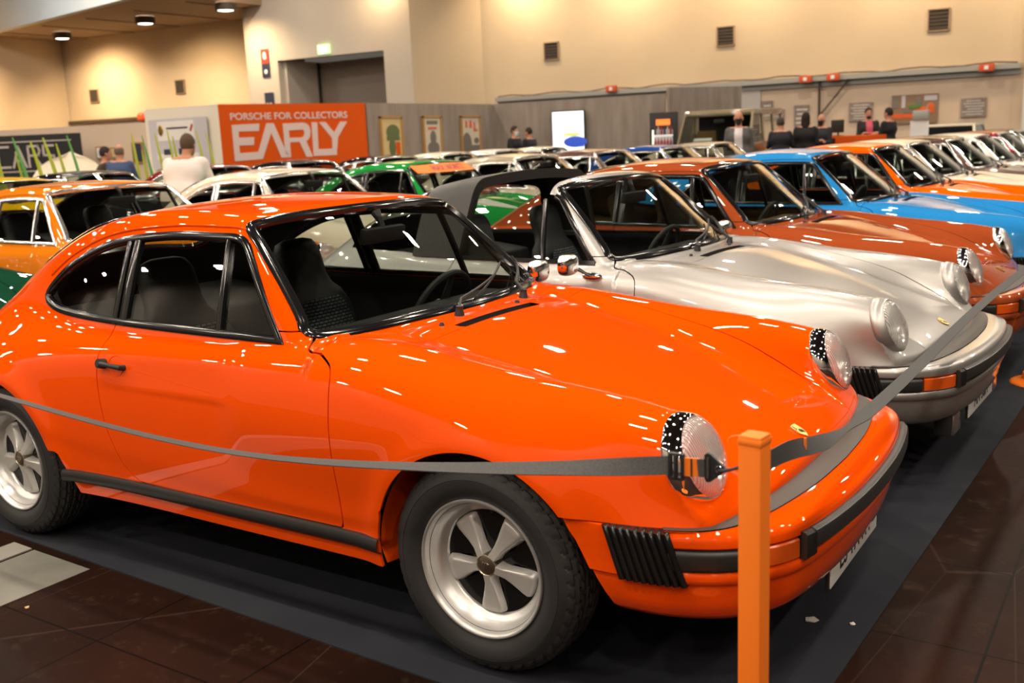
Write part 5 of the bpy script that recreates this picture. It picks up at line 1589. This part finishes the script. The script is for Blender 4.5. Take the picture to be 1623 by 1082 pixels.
for s in (-1, 1):
    if s > 0: e = empty('fog_lamp', (.80, .40, .24)); e.parent = silver
    mb = MB(); mb.box((-.03, 0, 0), (.07, .15, .10), bev=.012); mb.build('lamp_housing', M['black_matt'], e)
    mb = MB(); mb.box((.010, 0, 0), (.012, .135, .085), bev=.005); mb.build('lamp_face', M['reflector'], e)
idx = index()
P0 = 'paint_orange'
def coupe(x, y, rz, key, label, group, trim='black', ring=None, skip=(), tan=False, name=NM):
    over = {P0: M[key]}
    if trim != 'black': over[('window_frame',)] = M['bright_trim']; over[('window_post',)] = M['bright_trim']; over[('windscreen_seal',)] = M['bright_trim'] if trim == 'chrome' else M['black_gloss']
    if ring == 'body': over[('headlight_ring',)] = M[key]
    if tan: over['interior_trim'] = M['interior_tan']; over['seat_leatherette'] = M['interior_tan']
    c = copy_tree(car0, idx, None, over, skip)
    return set_root(c, x, y, rz, label, group, name=name)
NOM = ('outside_mirror',)
coupe(.055, 3.823, -.009, 'copper', 'copper brown classic coupe between the silver open car and the sky blue coupe', ROW1, skip=('number_plate',), tan=True)
coupe(.200, 5.74, -.015, 'blue', 'sky blue classic coupe in the front row', ROW1, skip=('number_plate',))
coupe(.210, 7.64, -.02, 'bright_orange', 'bright orange classic coupe behind the sky blue coupe', ROW1, skip=('number_plate',))
coupe(.130, 9.50, -.02, 'cream', 'creamy white classic coupe behind the far orange coupe', ROW1, 'chrome', skip=('number_plate',))
coupe(.200, 11.35, -.02, 'dark_brown', 'dark brown classic coupe behind the creamy white coupe', ROW1, 'chrome', skip=('number_plate',))
coupe(.250, 13.20, -.02, 'white', 'white classic coupe behind the dark brown coupe', ROW1, 'chrome', skip=('number_plate',))
coupe(.300, 15.05, -.02, 'dark_red', 'dark red classic coupe at the far end of the front row', ROW1, 'chrome', skip=('number_plate',))
coupe(.350, 16.95, -.02, 'black', 'black classic coupe farthest along the front row', ROW1, 'chrome', skip=('number_plate',))
SK = ('number_plate', 'outside_mirror')
coupe(-4.48, -.06, .0, 'dark_green', 'dark green classic coupe behind the tail of the near orange coupe', ROW2, 'chrome', skip=SK)
coupe(-4.31, 2.03, .02, 'tan_orange', 'tan orange classic coupe with chrome window frames behind the near coupe', ROW2, 'chrome', skip=SK)
coupe(-4.37, 4.18, .0, 'cream', 'ivory classic coupe in front of the orange sign wall', ROW2, 'chrome', skip=SK)
race = coupe(-4.30, 6.22, .0, 'racing_green', 'green and white racing coupe with an orange screen banner', ROW2, skip=SK)
coupe(-4.30, 8.35, .0, 'champagne', 'champagne silver classic coupe with bright trim behind the black roll hoop', ROW2, 'chrome', skip=SK)
coupe(-4.30, 10.45, .0, 'dark_brown', 'brown classic coupe with chrome frames left of the royal blue one', ROW2, 'chrome', skip=SK)
coupe(-4.25, 12.60, .0, 'royal_blue', 'royal blue classic coupe with chrome trim', ROW2, 'chrome', skip=SK)
coupe(-4.25, 14.70, .0, 'champagne', 'grey-beige rounded coupe in front of the man in the white shirt and grey jacket', ROW2, 'chrome', skip=SK)
y3 = [(3.7, PI, 'yellow', 'yellow coupe facing away at the far left', -11.4), (6.1, 0, 'black', 'black coupe with a shiny roof behind the tan orange one', -10.3), (8.0, 0, 'dark_red', 'dark red coupe beside the man in the white shirt', -9.9), (10.0, 0, 'black', 'black coupe below the EARLY lettering', -9.9), (12.0, 0, 'black', 'black soft-top shaped coupe left of the framed prints', -9.6),
      (13.9, 0, 'cream', 'cream coupe below the middle framed print', -9.6), (15.8, 0, 'white', 'white coupe in front of the two people at the screen', -9.6), (17.7, 0, 'cream', 'small cream coupe right of the lit screen', -9.6)]
for (y, rz, key, lab, x) in y3: coupe(x, y, rz, key, lab, ROW3, 'chrome', skip=SK+('wiper',))
# race car: white panels, orange banner with lettering on the screen
Q, Nn = [], []
us = np.linspace(-.52, .52, 24); V = []; F = []
for u in us:
    for z in (1.172, 1.264-.02*abs(u)):
        P_, N_ = on_front([(u, z)]); V.append(tuple(P_[0]+N_[0]*.012))
for i in range(len(us)-1): F.append((2*i, 2*i+2, 2*i+3, 2*i+1))
mb = MB(); mb.add(V, F); o = mb.build('screen_banner', M['post_orange'], race)
t = text_mesh('banner_lettering', 'MAX MORITZ', .075, M['sign_red'], race, .0, bold=.002)
xs = [v.co.x for v in t.data.vertices]; P_, N_ = on_front([(v.co.x*1.25, 1.216+v.co.y) for v in t.data.vertices])
for v, p, n_ in zip(t.data.vertices, P_, N_): v.co = Vector(p)+Vector(n_)*.015
for (x0, x1, sgn) in ((-.30, .10, 1), (-.30, .10, -1)):
    pass
M['white_paint'] = M['white']
V = []; F = []; n1, n2 = 20, 8
for i in range(n1):
    for j in range(n2):
        x = -.35+.95*i/(n1-1); y = (-.40+.26*j/(n2-1))*(1-.25*i/(n1-1)); P_, N_ = on_top([(x, y)]); V.append(tuple(P_[0]+N_[0]*.0025))
for i in range(n1-1):
    for j in range(n2-1): F.append((i*n2+j, i*n2+j+1, (i+1)*n2+j+1, (i+1)*n2+j))
mb = MB(); mb.add(V, F); mb.build('white_stripe', M['white'], race)
V = []; F = []
cs = [(.15+.10*math.cos(a), .12+.16*math.sin(a)) for a in np.linspace(0, 2*PI, 29)[:-1]]
P_, N_ = on_top(cs); P2, N2 = on_top([(.15, .12)])
V = [tuple(p+n_*.003) for p, n_ in zip(P_, N_)]+[tuple(P2[0]+N2[0]*.003)]; F = [(i, (i+1) % 28, 28) for i in range(28)]
mb = MB(); mb.add(V, F); mb.build('number_roundel', M['white'], race)

# ------------------------------------------------------------------ beige off-roader
def offroader(x, y, rz, label):
    r = empty('off_road_car', (x, y, 0), rz, label, 'car'); pm = M['olive']
    T = Matrix(((1, 0, 0, 0), (0, 0, -1, 0), (0, 1, 0, 0), (0, 0, 0, 1)))
    def pr(pts, y0, y1, nm, m, parent=r, bev=.02):
        mb = MB(); mb.prism(pts, y0, y1, T)
        bm = bmesh.new(); vs = [bm.verts.new(v) for v in mb.V]; [bm.faces.new([vs[i] for i in f]) for f in mb.F]
        if bev: bmesh.ops.bevel(bm, geom=bm.edges[:], offset=bev, segments=2, affect='EDGES', profile=.6)
        bmesh.ops.recalc_face_normals(bm, faces=bm.faces)
        me = bpy.data.meshes.new(nm); bm.to_mesh(me); bm.free(); me.materials.append(m); o = bpy.data.objects.new(nm, me); COL.objects.link(o); o.parent = parent
        me.polygons.foreach_set('use_smooth', [True]*len(me.polygons)); auto_smooth(o, 40); return o
    pr([(1.9, .45), (1.92, .95), (1.80, 1.08), (.85, 1.14), (-2.2, 1.14), (-2.3, 1.05), (-2.3, .50), (-1.9, .45), (-1.75, .78), (-1.35, .86), (-.95, .78), (-.80, .45), (.80, .45), (.95, .78), (1.3, .86), (1.65, .78), (1.72, .45)], -.86, .86, 'body', pm)
    pr([(.44, 1.68), (.40, 1.80), (-2.10, 1.82), (-2.18, 1.70)], -.80, .80, 'roof', pm)
    for (xa, xb, w, nm) in ((.84, .44, .07, 'front_pillar'), (-.28, -.26, .10, 'pillar'), (-1.22, -1.20, .10, 'pillar'), (-2.16, -2.06, .13, 'rear_pillar')):
        for s in (-1, 1):
            mb = MB(); mb.add([(xa-w, s*.82, 1.13), (xa+w*.4, s*.82, 1.13), (xb+w*.4, s*.77, 1.74), (xb-w, s*.77, 1.74), (xa-w, s*.78, 1.13), (xa+w*.4, s*.78, 1.13), (xb+w*.4, s*.73, 1.74), (xb-w, s*.73, 1.74)], [(0, 1, 2, 3), (7, 6, 5, 4), (0, 4, 5, 1), (2, 6, 7, 3), (1, 5, 6, 2), (0, 3, 7, 4)]); mb.build(nm, pm, r, smooth=False)
    mb = MB(); mb.add([(.83, -.76, 1.14), (.83, .76, 1.14), (.43, .71, 1.73), (.43, -.71, 1.73)], [(0, 1, 2, 3)]); g = mb.build('windscreen', M['glass'], r, smooth=False)
    for s in (-1, 1):
        mb = MB(); mb.add([(.80, s*.80, 1.14), (-2.2, s*.80, 1.14), (-2.1, s*.75, 1.73), (.42, s*.75, 1.73)], [(0, 1, 2, 3)]); mb.build('side_window', M['glass'], r, smooth=False)
    mb = MB(); mb.box((1.93, 0, .80), (.04, 1.2, .26), bev=.01); mb.build('grille', M['black_matt'], r)
    for s in (-1, 1):
        mb = MB(); mb.lathe([(.10, -.02), (.10, .02), (.085, .03), (.001, .045)], (1.93, s*.66, .82), 'X', 24); mb.build('headlight', M['reflector'], r)
    mb = MB(); mb.box((2.0, 0, .55), (.10, 1.7, .14), bev=.02); mb.build('bumper', M['chrome'], r)
    for xx in (1.3, -1.35):
        for s in (-1, 1):
            mb = MB(); mb.lathe([(.001, .11*s), (.18, .10*s), (.20, .115*s), (.32, .11*s), (.355, .08*s), (.355, -.08*s), (.32, -.1*s), (.2, -.1*s)], (xx, s*.72, .355), 'Y', 32); mb.build('wheel', M['tyre'], r)
    mb = MB(); mb.box((.15, -.35, 1.1), (.16, .45, .6), bev=.05); mb.box((.15, .35, 1.1), (.16, .45, .6), bev=.05); mb.box((-.9, 0, 1.05), (.16, 1.3, .5), bev=.05); mb.build('seats', M['interior_tan'], r)
    mb = MB(); mb.box((-.34, 0, 1.40), (.06, 1.40, .60), bev=.02); mb.box((.05, 0, 1.685), (.72, 1.4, .03)); mb.build('cabin_shade_panels', M['interior'], r)  # dark sheet and headliner added so the cabin looks shaded through the windscreen
    mb = MB(); mb.box((.62, -.30, 1.17), (.10, .40, .12), R=Euler((0, .5, 0)).to_matrix()); mb.build('dashboard_papers', M['white_plain'], r, smooth=False)
    r.scale = (1.08, 1.0, 1.08)
    mb = MB(); mb.box((.42, 0, 1.58), (.03, .24, .07), bev=.01); mb.build('interior_mirror', M['black_matt'], r)
    return r
offroader(-6.98, 19.1, math.radians(-84), 'beige boxy off-roader with tall side windows behind the grey-jacketed man')
# pale saloon roof far right, orange low display counter
r = empty('classic_saloon', (-3.30, 25.3, 0), math.radians(-90), 'cream boxy saloon with dark windows far right below the racing photo', 'car')
mb = MB(); mb.box((0, 0, .72), (3.9, 1.55, .50), bev=.08); mb.build('body', M['cream'], r)
mb = MB(); V = [(.75, -.70, .97), (.75, .70, .97), (-1.3, .70, .97), (-1.3, -.70, .97), (.35, -.60, 1.36), (.35, .60, 1.36), (-1.0, .60, 1.36), (-1.0, -.60, 1.36)]
mb.add(V, [(0, 1, 5, 4), (1, 2, 6, 5), (2, 3, 7, 6), (3, 0, 4, 7)]); mb.build('windows', M['black_gloss'], r, smooth=False)
mb = MB(); mb.box((-.33, 0, 1.385), (1.45, 1.26, .06), bev=.025)
for (a, b) in (((.76, .70, .97), (.36, .60, 1.37)), ((.76, -.70, .97), (.36, -.60, 1.37)), ((-1.3, .70, .97), (-1.0, .60, 1.37)), ((-1.3, -.70, .97), (-1.0, -.60, 1.37))): mb.tube([a, b], .035, 8)
mb.build('roof', M['cream'], r)
for xx in (1.2, -1.2):
    for s in (-1, 1):
        mb = MB(); mb.lathe([(.001, .09*s), (.18, .09*s), (.29, .09*s), (.31, .06*s), (.31, -.08*s), (.2, -.08*s)], (xx, s*.68, .31), 'Y', 28); mb.build('wheel', M['tyre'], r)
r = empty('reception_counter', (-4.9, 21.5, 0), math.radians(-42), 'orange reception counter behind the far orange coupe', 'counter')
mb = MB(); mb.box((0, 0, .63), (2.3, .5, 1.26), bev=.01); mb.build('counter_body', M['sign_orange'], r)
mb = MB(); mb.box((-.35, -.26, 1.12), (.50, .02, .18)); mb.build('counter_screen', M['black_plain'], r, smooth=False)
r = empty('monitor', (-5.25, 21.95, 1.262), math.radians(-42), 'black monitor standing on the orange counter', 'monitor')
mb = MB(); mb.box((0, 0, .22), (.50, .04, .30), bev=.01); mb.build('display', M['black_plain'], r)
mb = MB(); mb.box((0, .02, .005), (.22, .16, .01)); mb.tube([(0, .02, 0), (0, .02, .12)], .02, 8); mb.build('monitor_stand', M['black_plain'], r)
r = empty('display_stand', (-3.6, 23.0, 0), 0, 'white information stand with a grey box on top, right of the two talking men', 'display stand')
mb = MB(); mb.tube([(0, 0, 0), (0, 0, 1.2)], .03, 8); mb.box((0, 0, .01), (.4, .4, .02)); mb.build('stand_pole', M['duct'], r)
mb = MB(); mb.box((0, -.02, 1.32), (.42, .03, .42)); mb.build('stand_card', M['white_plain'], r, smooth=False)
mb = MB(); mb.box((.03, 0, 1.66), (.36, .20, .22), bev=.02); mb.tube([(.15, 0, 1.75), (.18, 0, 1.9)], .015, 6); mb.build('stand_box', M['duct'], r)
# raised cream bonnet and stand clutter far left
r = empty('open_bonnet_car', (-17.3, 9.8, 0), math.radians(-60), 'cream car with its bonnet raised behind the tall grass', 'car')
mb = MB(); mb.box((0, 0, .6), (3.8, 1.6, .55), bev=.15); mb.build('body', M['cream'], r)
V = []; F = []; n1, n2 = 14, 10
for i in range(n1):
    for j in range(n2):
        u = -1+2*i/(n1-1); v = j/(n2-1); w_ = .78*math.sqrt(max(0, 1-(v**2.4)*.98)); V.append((.55-.10*v*(1-u*u)-.25*v, u*w_, .88+.76*v*(1-.10*u*u)))
for i in range(n1-1):
    for j in range(n2-1): F.append((i*n2+j, i*n2+j+1, (i+1)*n2+j+1, (i+1)*n2+j))
o_ = len(V); V += [(v[0]-.03, v[1], v[2]) for v in V]; F += [tuple(k+o_ for k in f[::-1]) for f in F]
mb = MB(); mb.add(V, F); mb.build('raised_bonnet', M['cream'], r)
for xx in (1.2, -1.2):
    for s in (-1, 1):
        mb = MB(); mb.lathe([(.001, .09*s), (.18, .09*s), (.29, .09*s), (.31, .06*s), (.31, -.08*s), (.2, -.08*s)], (xx, s*.70, .31), 'Y', 28); mb.build('wheel', M['tyre'], r)
# tall artificial grass in troughs
M['grass_lime'] = mat('grass_lime', (.42, .48, .03), .5); M['grass_green'] = mat('grass_green', (.10, .34, .08), .5); M['planter'] = mat('planter_grey', (.2, .2, .2), .6)
def grass(cx, cy, length, ang, n, seed, lab, zmax, lean=.25):
    r = empty('tall_grass_planter', (cx, cy, 0), ang, lab, 'planter')
    mb = MB(); mb.box((0, 0, .25), (length+.3, .35, .5), bev=.02); mb.build('trough', M['planter'], r)
    random.seed(seed)
    for k in range(n):
        x = -length/2+length*(k+.5)/n+random.uniform(-.06, .06); y = random.uniform(-.10, .10); h = zmax*random.uniform(.62, 1.0) if k % 2 else zmax*random.uniform(.92, 1.0)
        ln = -lean*random.uniform(.35, 1.0); w0 = random.uniform(.030, .046)
        P = [(x+ln*t**1.5, y, .48+(h-.48)*t) for t in np.linspace(0, 1, 7)]
        mb = MB(); mb.tube(P, [w0, w0, w0*.9, w0*.85, w0*.75, w0*.6, w0*.3], 6); mb.build('grass_stalk', M['grass_green'] if k % 4 == 2 else M['grass_lime'], r)
grass(-15.85, 7.70, 2.35, math.atan2(.46, .69), 11, 2, 'trough of tall lime green stalks in front of the black banner', 1.99)
grass(-14.38, 9.99, 1.6, math.atan2(.38, .59), 10, 7, 'trough of tall lime stalks in front of the white stand wall', 1.97, .2)
# ------------------------------------------------------------------ people
def cap_sdf(X, a, b, ra, rb, squash=None):
    a = np.array(a, float); b = np.array(b, float); d = b-a; L2 = max((d*d).sum(), 1e-9)
    px, py, pz = X[0]-a[0], X[1]-a[1], X[2]-a[2]
    t = np.clip((px*d[0]+py*d[1]+pz*d[2])/L2, 0, 1)
    qx, qy, qz = px-d[0]*t, py-d[1]*t, pz-d[2]*t
    return np.sqrt(qx*qx+qy*qy+qz*qz)-(ra+(rb-ra)*t)
def ell_sdf(X, c, r):
    k0 = np.sqrt(((X[0]-c[0])/r[0])**2+((X[1]-c[1])/r[1])**2+((X[2]-c[2])/r[2])**2)
    return (k0-1)*min(r)
def person(name_lab, x, y, rz, top, legs, skin_c, hair_c, H=1.76, lean=0.0, head_turn=0.0, arms='down', hair='short', beard=None, open_front=None, cell=.016, mask=None, width=1.0):
    """facing local +X; one continuous body mesh with clothing by material"""
    k = H/1.76
    ln = lean
    def tl(p):      # lean the upper body forward about the hips
        z = p[2]; 
        if z <= .95: return p
        d = z-.95; return (p[0]+math.sin(ln)*d+math.cos(ln)*0, p[1], .95+d*math.cos(ln))
    sh = .185*width
    hipz = .93
    hd = tl((.01, 0, 1.645)); nk = tl((-.01, 0, 1.47)); ch = tl((0, 0, 1.30)); wa_ = tl((0, 0, 1.08))
    turn = head_turn
    def hp(dx, dy, dz):
        c, s = math.cos(turn), math.sin(turn); return (hd[0]+dx*c-dy*s, hd[1]+dx*s+dy*c, hd[2]+dz)
    parts = []
    def arm(s):
        S_ = tl((0, s*sh, 1.42))
        if arms == 'down': E_ = (S_[0]-.03, S_[1]+s*.06, S_[2]-.28); W_ = (E_[0]+.07, E_[1]-s*.01, E_[2]-.25)
        elif arms == 'crossed': E_ = (S_[0]+.06, S_[1]+s*.05, S_[2]-.28); W_ = (E_[0]+.18, -s*.08, E_[2]+.05)
        elif arms == 'front': E_ = (S_[0]+.06, S_[1]+s*.07, S_[2]-.26); W_ = (E_[0]+.22, E_[1]-s*.09, E_[2]+.02)
        elif arms == 'face' and s > 0: E_ = (S_[0]+.16, S_[1]+.04, S_[2]-.20); W_ = (S_[0]+.20, S_[1]-.10, S_[2]+.06)
        else: E_ = (S_[0]-.02, S_[1]+s*.06, S_[2]-.28); W_ = (E_[0]+.10, E_[1]-s*.02, E_[2]-.23)
        return S_, E_, W_
    A = {s: arm(s) for s in (-1, 1)}
    hands = {}
    for s in (-1, 1):
        S_, E_, W_ = A[s]; d = Vector(W_)-Vector(E_); d.normalize(); hands[s] = (Vector(W_), d)
    def F_(X_, Y_, Z_):
        X = (X_, Y_, Z_)
        f = cap_sdf(X, tl((0, -.10*width, 1.02)), tl((0, .10*width, 1.02)), .135, .135)
        f = smin(f, cap_sdf(X, wa_, ch, .135*width, .150*width), .10)
        f = smin(f, cap_sdf(X, tl((-.01, -.11*width, 1.30)), tl((-.01, .11*width, 1.30)), .125, .125), .10)
        f = smin(f, cap_sdf(X, tl((-.01, -sh+.02, 1.425)), tl((-.01, sh-.02, 1.425)), .062, .062), .09)
        f = smin(f, cap_sdf(X, (0, -.09, .93), (0, .09, .93), .135, .135), .08)
        for s in (-1, 1):
            f = smin(f, cap_sdf(X, (0, s*.095, .90), (.01, s*.105, .50), .095, .062), .05)
            f = smin(f, cap_sdf(X, (.01, s*.105, .50), (-.01, s*.11, .10), .062, .042), .03)
            f = smin(f, cap_sdf(X, (-.04, s*.11, .045), (.13, s*.125, .038), .045, .036), .03)
            S_, E_, W_ = A[s]
            f = smin(f, cap_sdf(X, S_, E_, .062, .046), .04)
            f = smin(f, cap_sdf(X, E_, W_, .045, .030), .02)
            W, d = hands[s]
            f = smin(f, cap_sdf(X, W, W+d*.07, .028, .034), .02)
            side = d.cross(Vector((0, 0, 1))); side = side.normalized() if side.length > .1 else Vector((1, 0, 0))
            for q, L_ in ((-1.5, .060), (-.5, .075), (.5, .072), (1.5, .055)):
                b0 = W+d*.085+side*q*.017; f = smin(f, cap_sdf(X, b0, b0+(d+Vector((0, 0, -.25))).normalized()*L_, .0105, .008), .008)
            b0 = W+d*.03+side*-.030; f = smin(f, cap_sdf(X, b0, b0+(d-side*.7).normalized()*.055, .013, .009), .010)
        f = smin(f, cap_sdf(X, nk, tl((.0, 0, 1.58)), .058, .055), .035)
        f = smin(f, ell_sdf(X, hp(0, 0, .02), (.098, .078, .118)), .02)
        f = smin(f, cap_sdf(X, hp(.045, 0, -.06), hp(.05, 0, -.075), .048, .042), .03)
        f = smin(f, cap_sdf(X, hp(.095, 0, .02), hp(.112, 0, -.015), .008, .015), .012)
        for s in (-1, 1):
            f = smin(f, ell_sdf(X, hp(-.005, s*.082, 0), (.022, .010, .032)), .008)
            f = smax(f, -ell_sdf(X, hp(.100, s*.032, .022), (.014, .016, .010)), .01)
        return f
    W2 = .62
    V, F = surface_nets(F_, (-.30, -W2, -.01), (.62+math.sin(ln)*.6, W2, 1.86), cell)
    V, N = project(F_, V, 2, .004)
    # materials by zone
    cx = V[np.array(F)].mean(1)
    head = (cx[:, 2] > nk[2]+.03)
    dirn = (cx-np.array(hd))
    midx = np.full(len(F), 1)
    midx[cx[:, 2] < .96] = 2
    for s in (-1, 1):
        W, d = hands[s]; q = ((cx-np.array(W))@np.array(d)); near = np.linalg.norm(cx-np.array(W+d*.06), axis=1) < .14
        lim = -.01 if not open_front == 'short' else -.16
        near2 = np.linalg.norm(cx-np.array(W-d*.05), axis=1) < .16
        midx[(q > lim) & (near | (near2 if open_front == 'short' else near)) & (cx[:, 2] > .55)] = 0
    hz = np.linalg.norm(cx[:, :2]-np.array(nk[:2]), axis=1) < .16
    midx[(cx[:, 2] > nk[2]+.005) & hz] = 0
    midx[cx[:, 2] < .075] = 3
    c_, s_ = math.cos(turn), math.sin(turn)
    lx = (cx[:, 0]-hd[0])*c_+(cx[:, 1]-hd[1])*s_; lz = cx[:, 2]-hd[2]
    if mask: midx[head & (lx > .035) & (lz < .005) & (lz > -.125) & hz] = 4
    if open_front and open_front != 'short':
        midx[(cx[:, 0] > .05+0*cx[:, 2]) & (np.abs(cx[:, 1]) < .075) & (cx[:, 2] > .96) & (cx[:, 2] < nk[2]+.01) & (midx == 1)] = 5
    mats = [person_mat(skin_c), person_mat(top), person_mat(legs), person_mat((.015, .013, .012)), person_mat(mask or (.02, .02, .02)), person_mat(open_front if isinstance(open_front, tuple) else (.6, .55, .6))]
    r = empty('person', (x, y, 0), rz, name_lab, 'person'); r.scale = (k, k, k)
    me = mk('body', V, F, mats, r, N, midx=midx)
    # eyes, mouth
    if not mask:
        mb = MB(); mb.tube([hp(.098, -.022, -.058), hp(.102, 0, -.060), hp(.098, .022, -.058)], .0045, 6); mb.build('mouth', person_mat((.28, .09, .07)), r)
    for s in (-1, 1):
        mb = MB(); mb.add(*ellipsoid(hp(.088, s*.032, .022), (.010, .012, .008), 8, 6)); mb.build('eye', person_mat((.05, .04, .035)), r)
    if hair:
        def Hf(X_, Y_, Z_):
            X = (X_, Y_, Z_)
            f = ell_sdf(X, hp(-.008, 0, .030), (.104, .086, .122))
            lx = (X_-hd[0])*c_+(Y_-hd[1])*s_; lz = Z_-hd[2]
            if hair == 'short': f = smax(f, lx*.75-lz*.66-.020, .02); f = smax(f, -lz-.035, .01)
            elif hair == 'balding': f = smax(f, lz-.085, .02); f = smax(f, lx-.01, .02); f = smax(f, -lz-.04, .01)
            elif hair == 'long':
                f = smin(f, ell_sdf(X, hp(-.055, 0, -.10), (.055, .095, .20)), .03); f = smax(f, lx*.75-lz*.5-.02, .02)
            if beard is not None: pass
            return f
        a = np.array(hp(0, 0, 0)); V, F = surface_nets(Hf, tuple(a-np.array([.17, .17, .34])), tuple(a+np.array([.17, .17, .19])), .014)
        if len(V): V, N = project(Hf, V, 2, .004); mk('hair', V, F, person_mat(hair_c), r, N)
    if beard:
        mb = MB(); mb.add(*ellipsoid(hp(.052, 0, -.080), (.055, .054, .045), 14, 10)); mb.build('beard', person_mat(beard), r)
    return r
PM = {}
def person_mat(c):
    k = tuple(round(v, 3) for v in c)
    if k not in PM: PM[k] = mat('cloth_%d' % len(PM), k, .75, spec=.3)
    return PM[k]
skin = (.52, .25, .16)
person('man in a white short-sleeved shirt with his back turned, bending over a car', -8.25, 5.0, math.radians(112), (.70, .64, .62), (.05, .05, .07), (.42, .20, .12), (.08, .05, .03), 1.76, lean=.42, arms='front', hair='short', open_front='short', width=1.22)
person('man in a blue jacket, back turned, far left behind the black roof', -13.60, 8.09, math.radians(120), (.045, .075, .16), (.03, .03, .04), skin, (.16, .12, .09), 1.68, lean=.12, arms='front', hair='balding')
person('person in a dark brown jacket left of the man in the blue jacket', -14.35, 8.30, math.radians(60), (.045, .028, .018), (.03, .02, .02), skin, (.03, .02, .015), 1.66, lean=.1, hair='short')
person('person in dark clothes at the lit screen, left of the two', -12.99, 19.70, math.radians(0), (.012, .012, .015), (.01, .01, .012), skin, (.03, .02, .012), 1.82, arms='front', hair='short', mask=(.55, .66, .66))
person('person in dark clothes at the lit screen, right of the two', -13.16, 20.70, math.radians(172), (.012, .012, .015), (.01, .01, .012), skin, (.03, .02, .012), 1.78, arms='down', hair='short')
person('man with dark beard, open grey jacket over a white shirt, before the off-roader', -5.70, 16.55, math.radians(-72), (.10, .095, .09), (.03, .035, .05), skin, (.1, .05, .03), 1.83, arms='down', hair=None, mask=(.02, .018, .016), open_front=(.62, .58, .60))
person('person in a dark coat with back turned, right of the off-roader windscreen', -5.45, 18.35, math.radians(110), (.012, .012, .018), (.015, .015, .02), skin, (.05, .04, .03), 1.70, lean=.12, hair='short', arms='front')
person('long-haired person in a long black coat, back turned', -5.10, 18.95, math.radians(100), (.012, .010, .012), (.012, .010, .012), skin, (.02, .012, .01), 1.78, hair='long', arms='down')
person('bald man in a dark jacket with a mask, facing the hall', -5.15, 20.3, math.radians(-100), (.02, .02, .024), (.02, .02, .02), skin, (.1, .1, .1), 1.74, hair=None, mask=(.02, .02, .025), arms='crossed')
person('bearded man in a pink shirt and dark jacket, arms folded', -4.92, 23.5, math.radians(-62), (.022, .020, .022), (.02, .02, .02), skin, (.03, .02, .015), 1.88, arms='crossed', hair='short', open_front=(.60, .10, .14), beard=(.02, .015, .012))
person('man in a black jacket facing left towards the man in the pink shirt', -4.26, 22.75, math.radians(160), (.014, .014, .017), (.015, .015, .02), skin, (.02, .012, .01), 1.84, arms='crossed', hair='short')
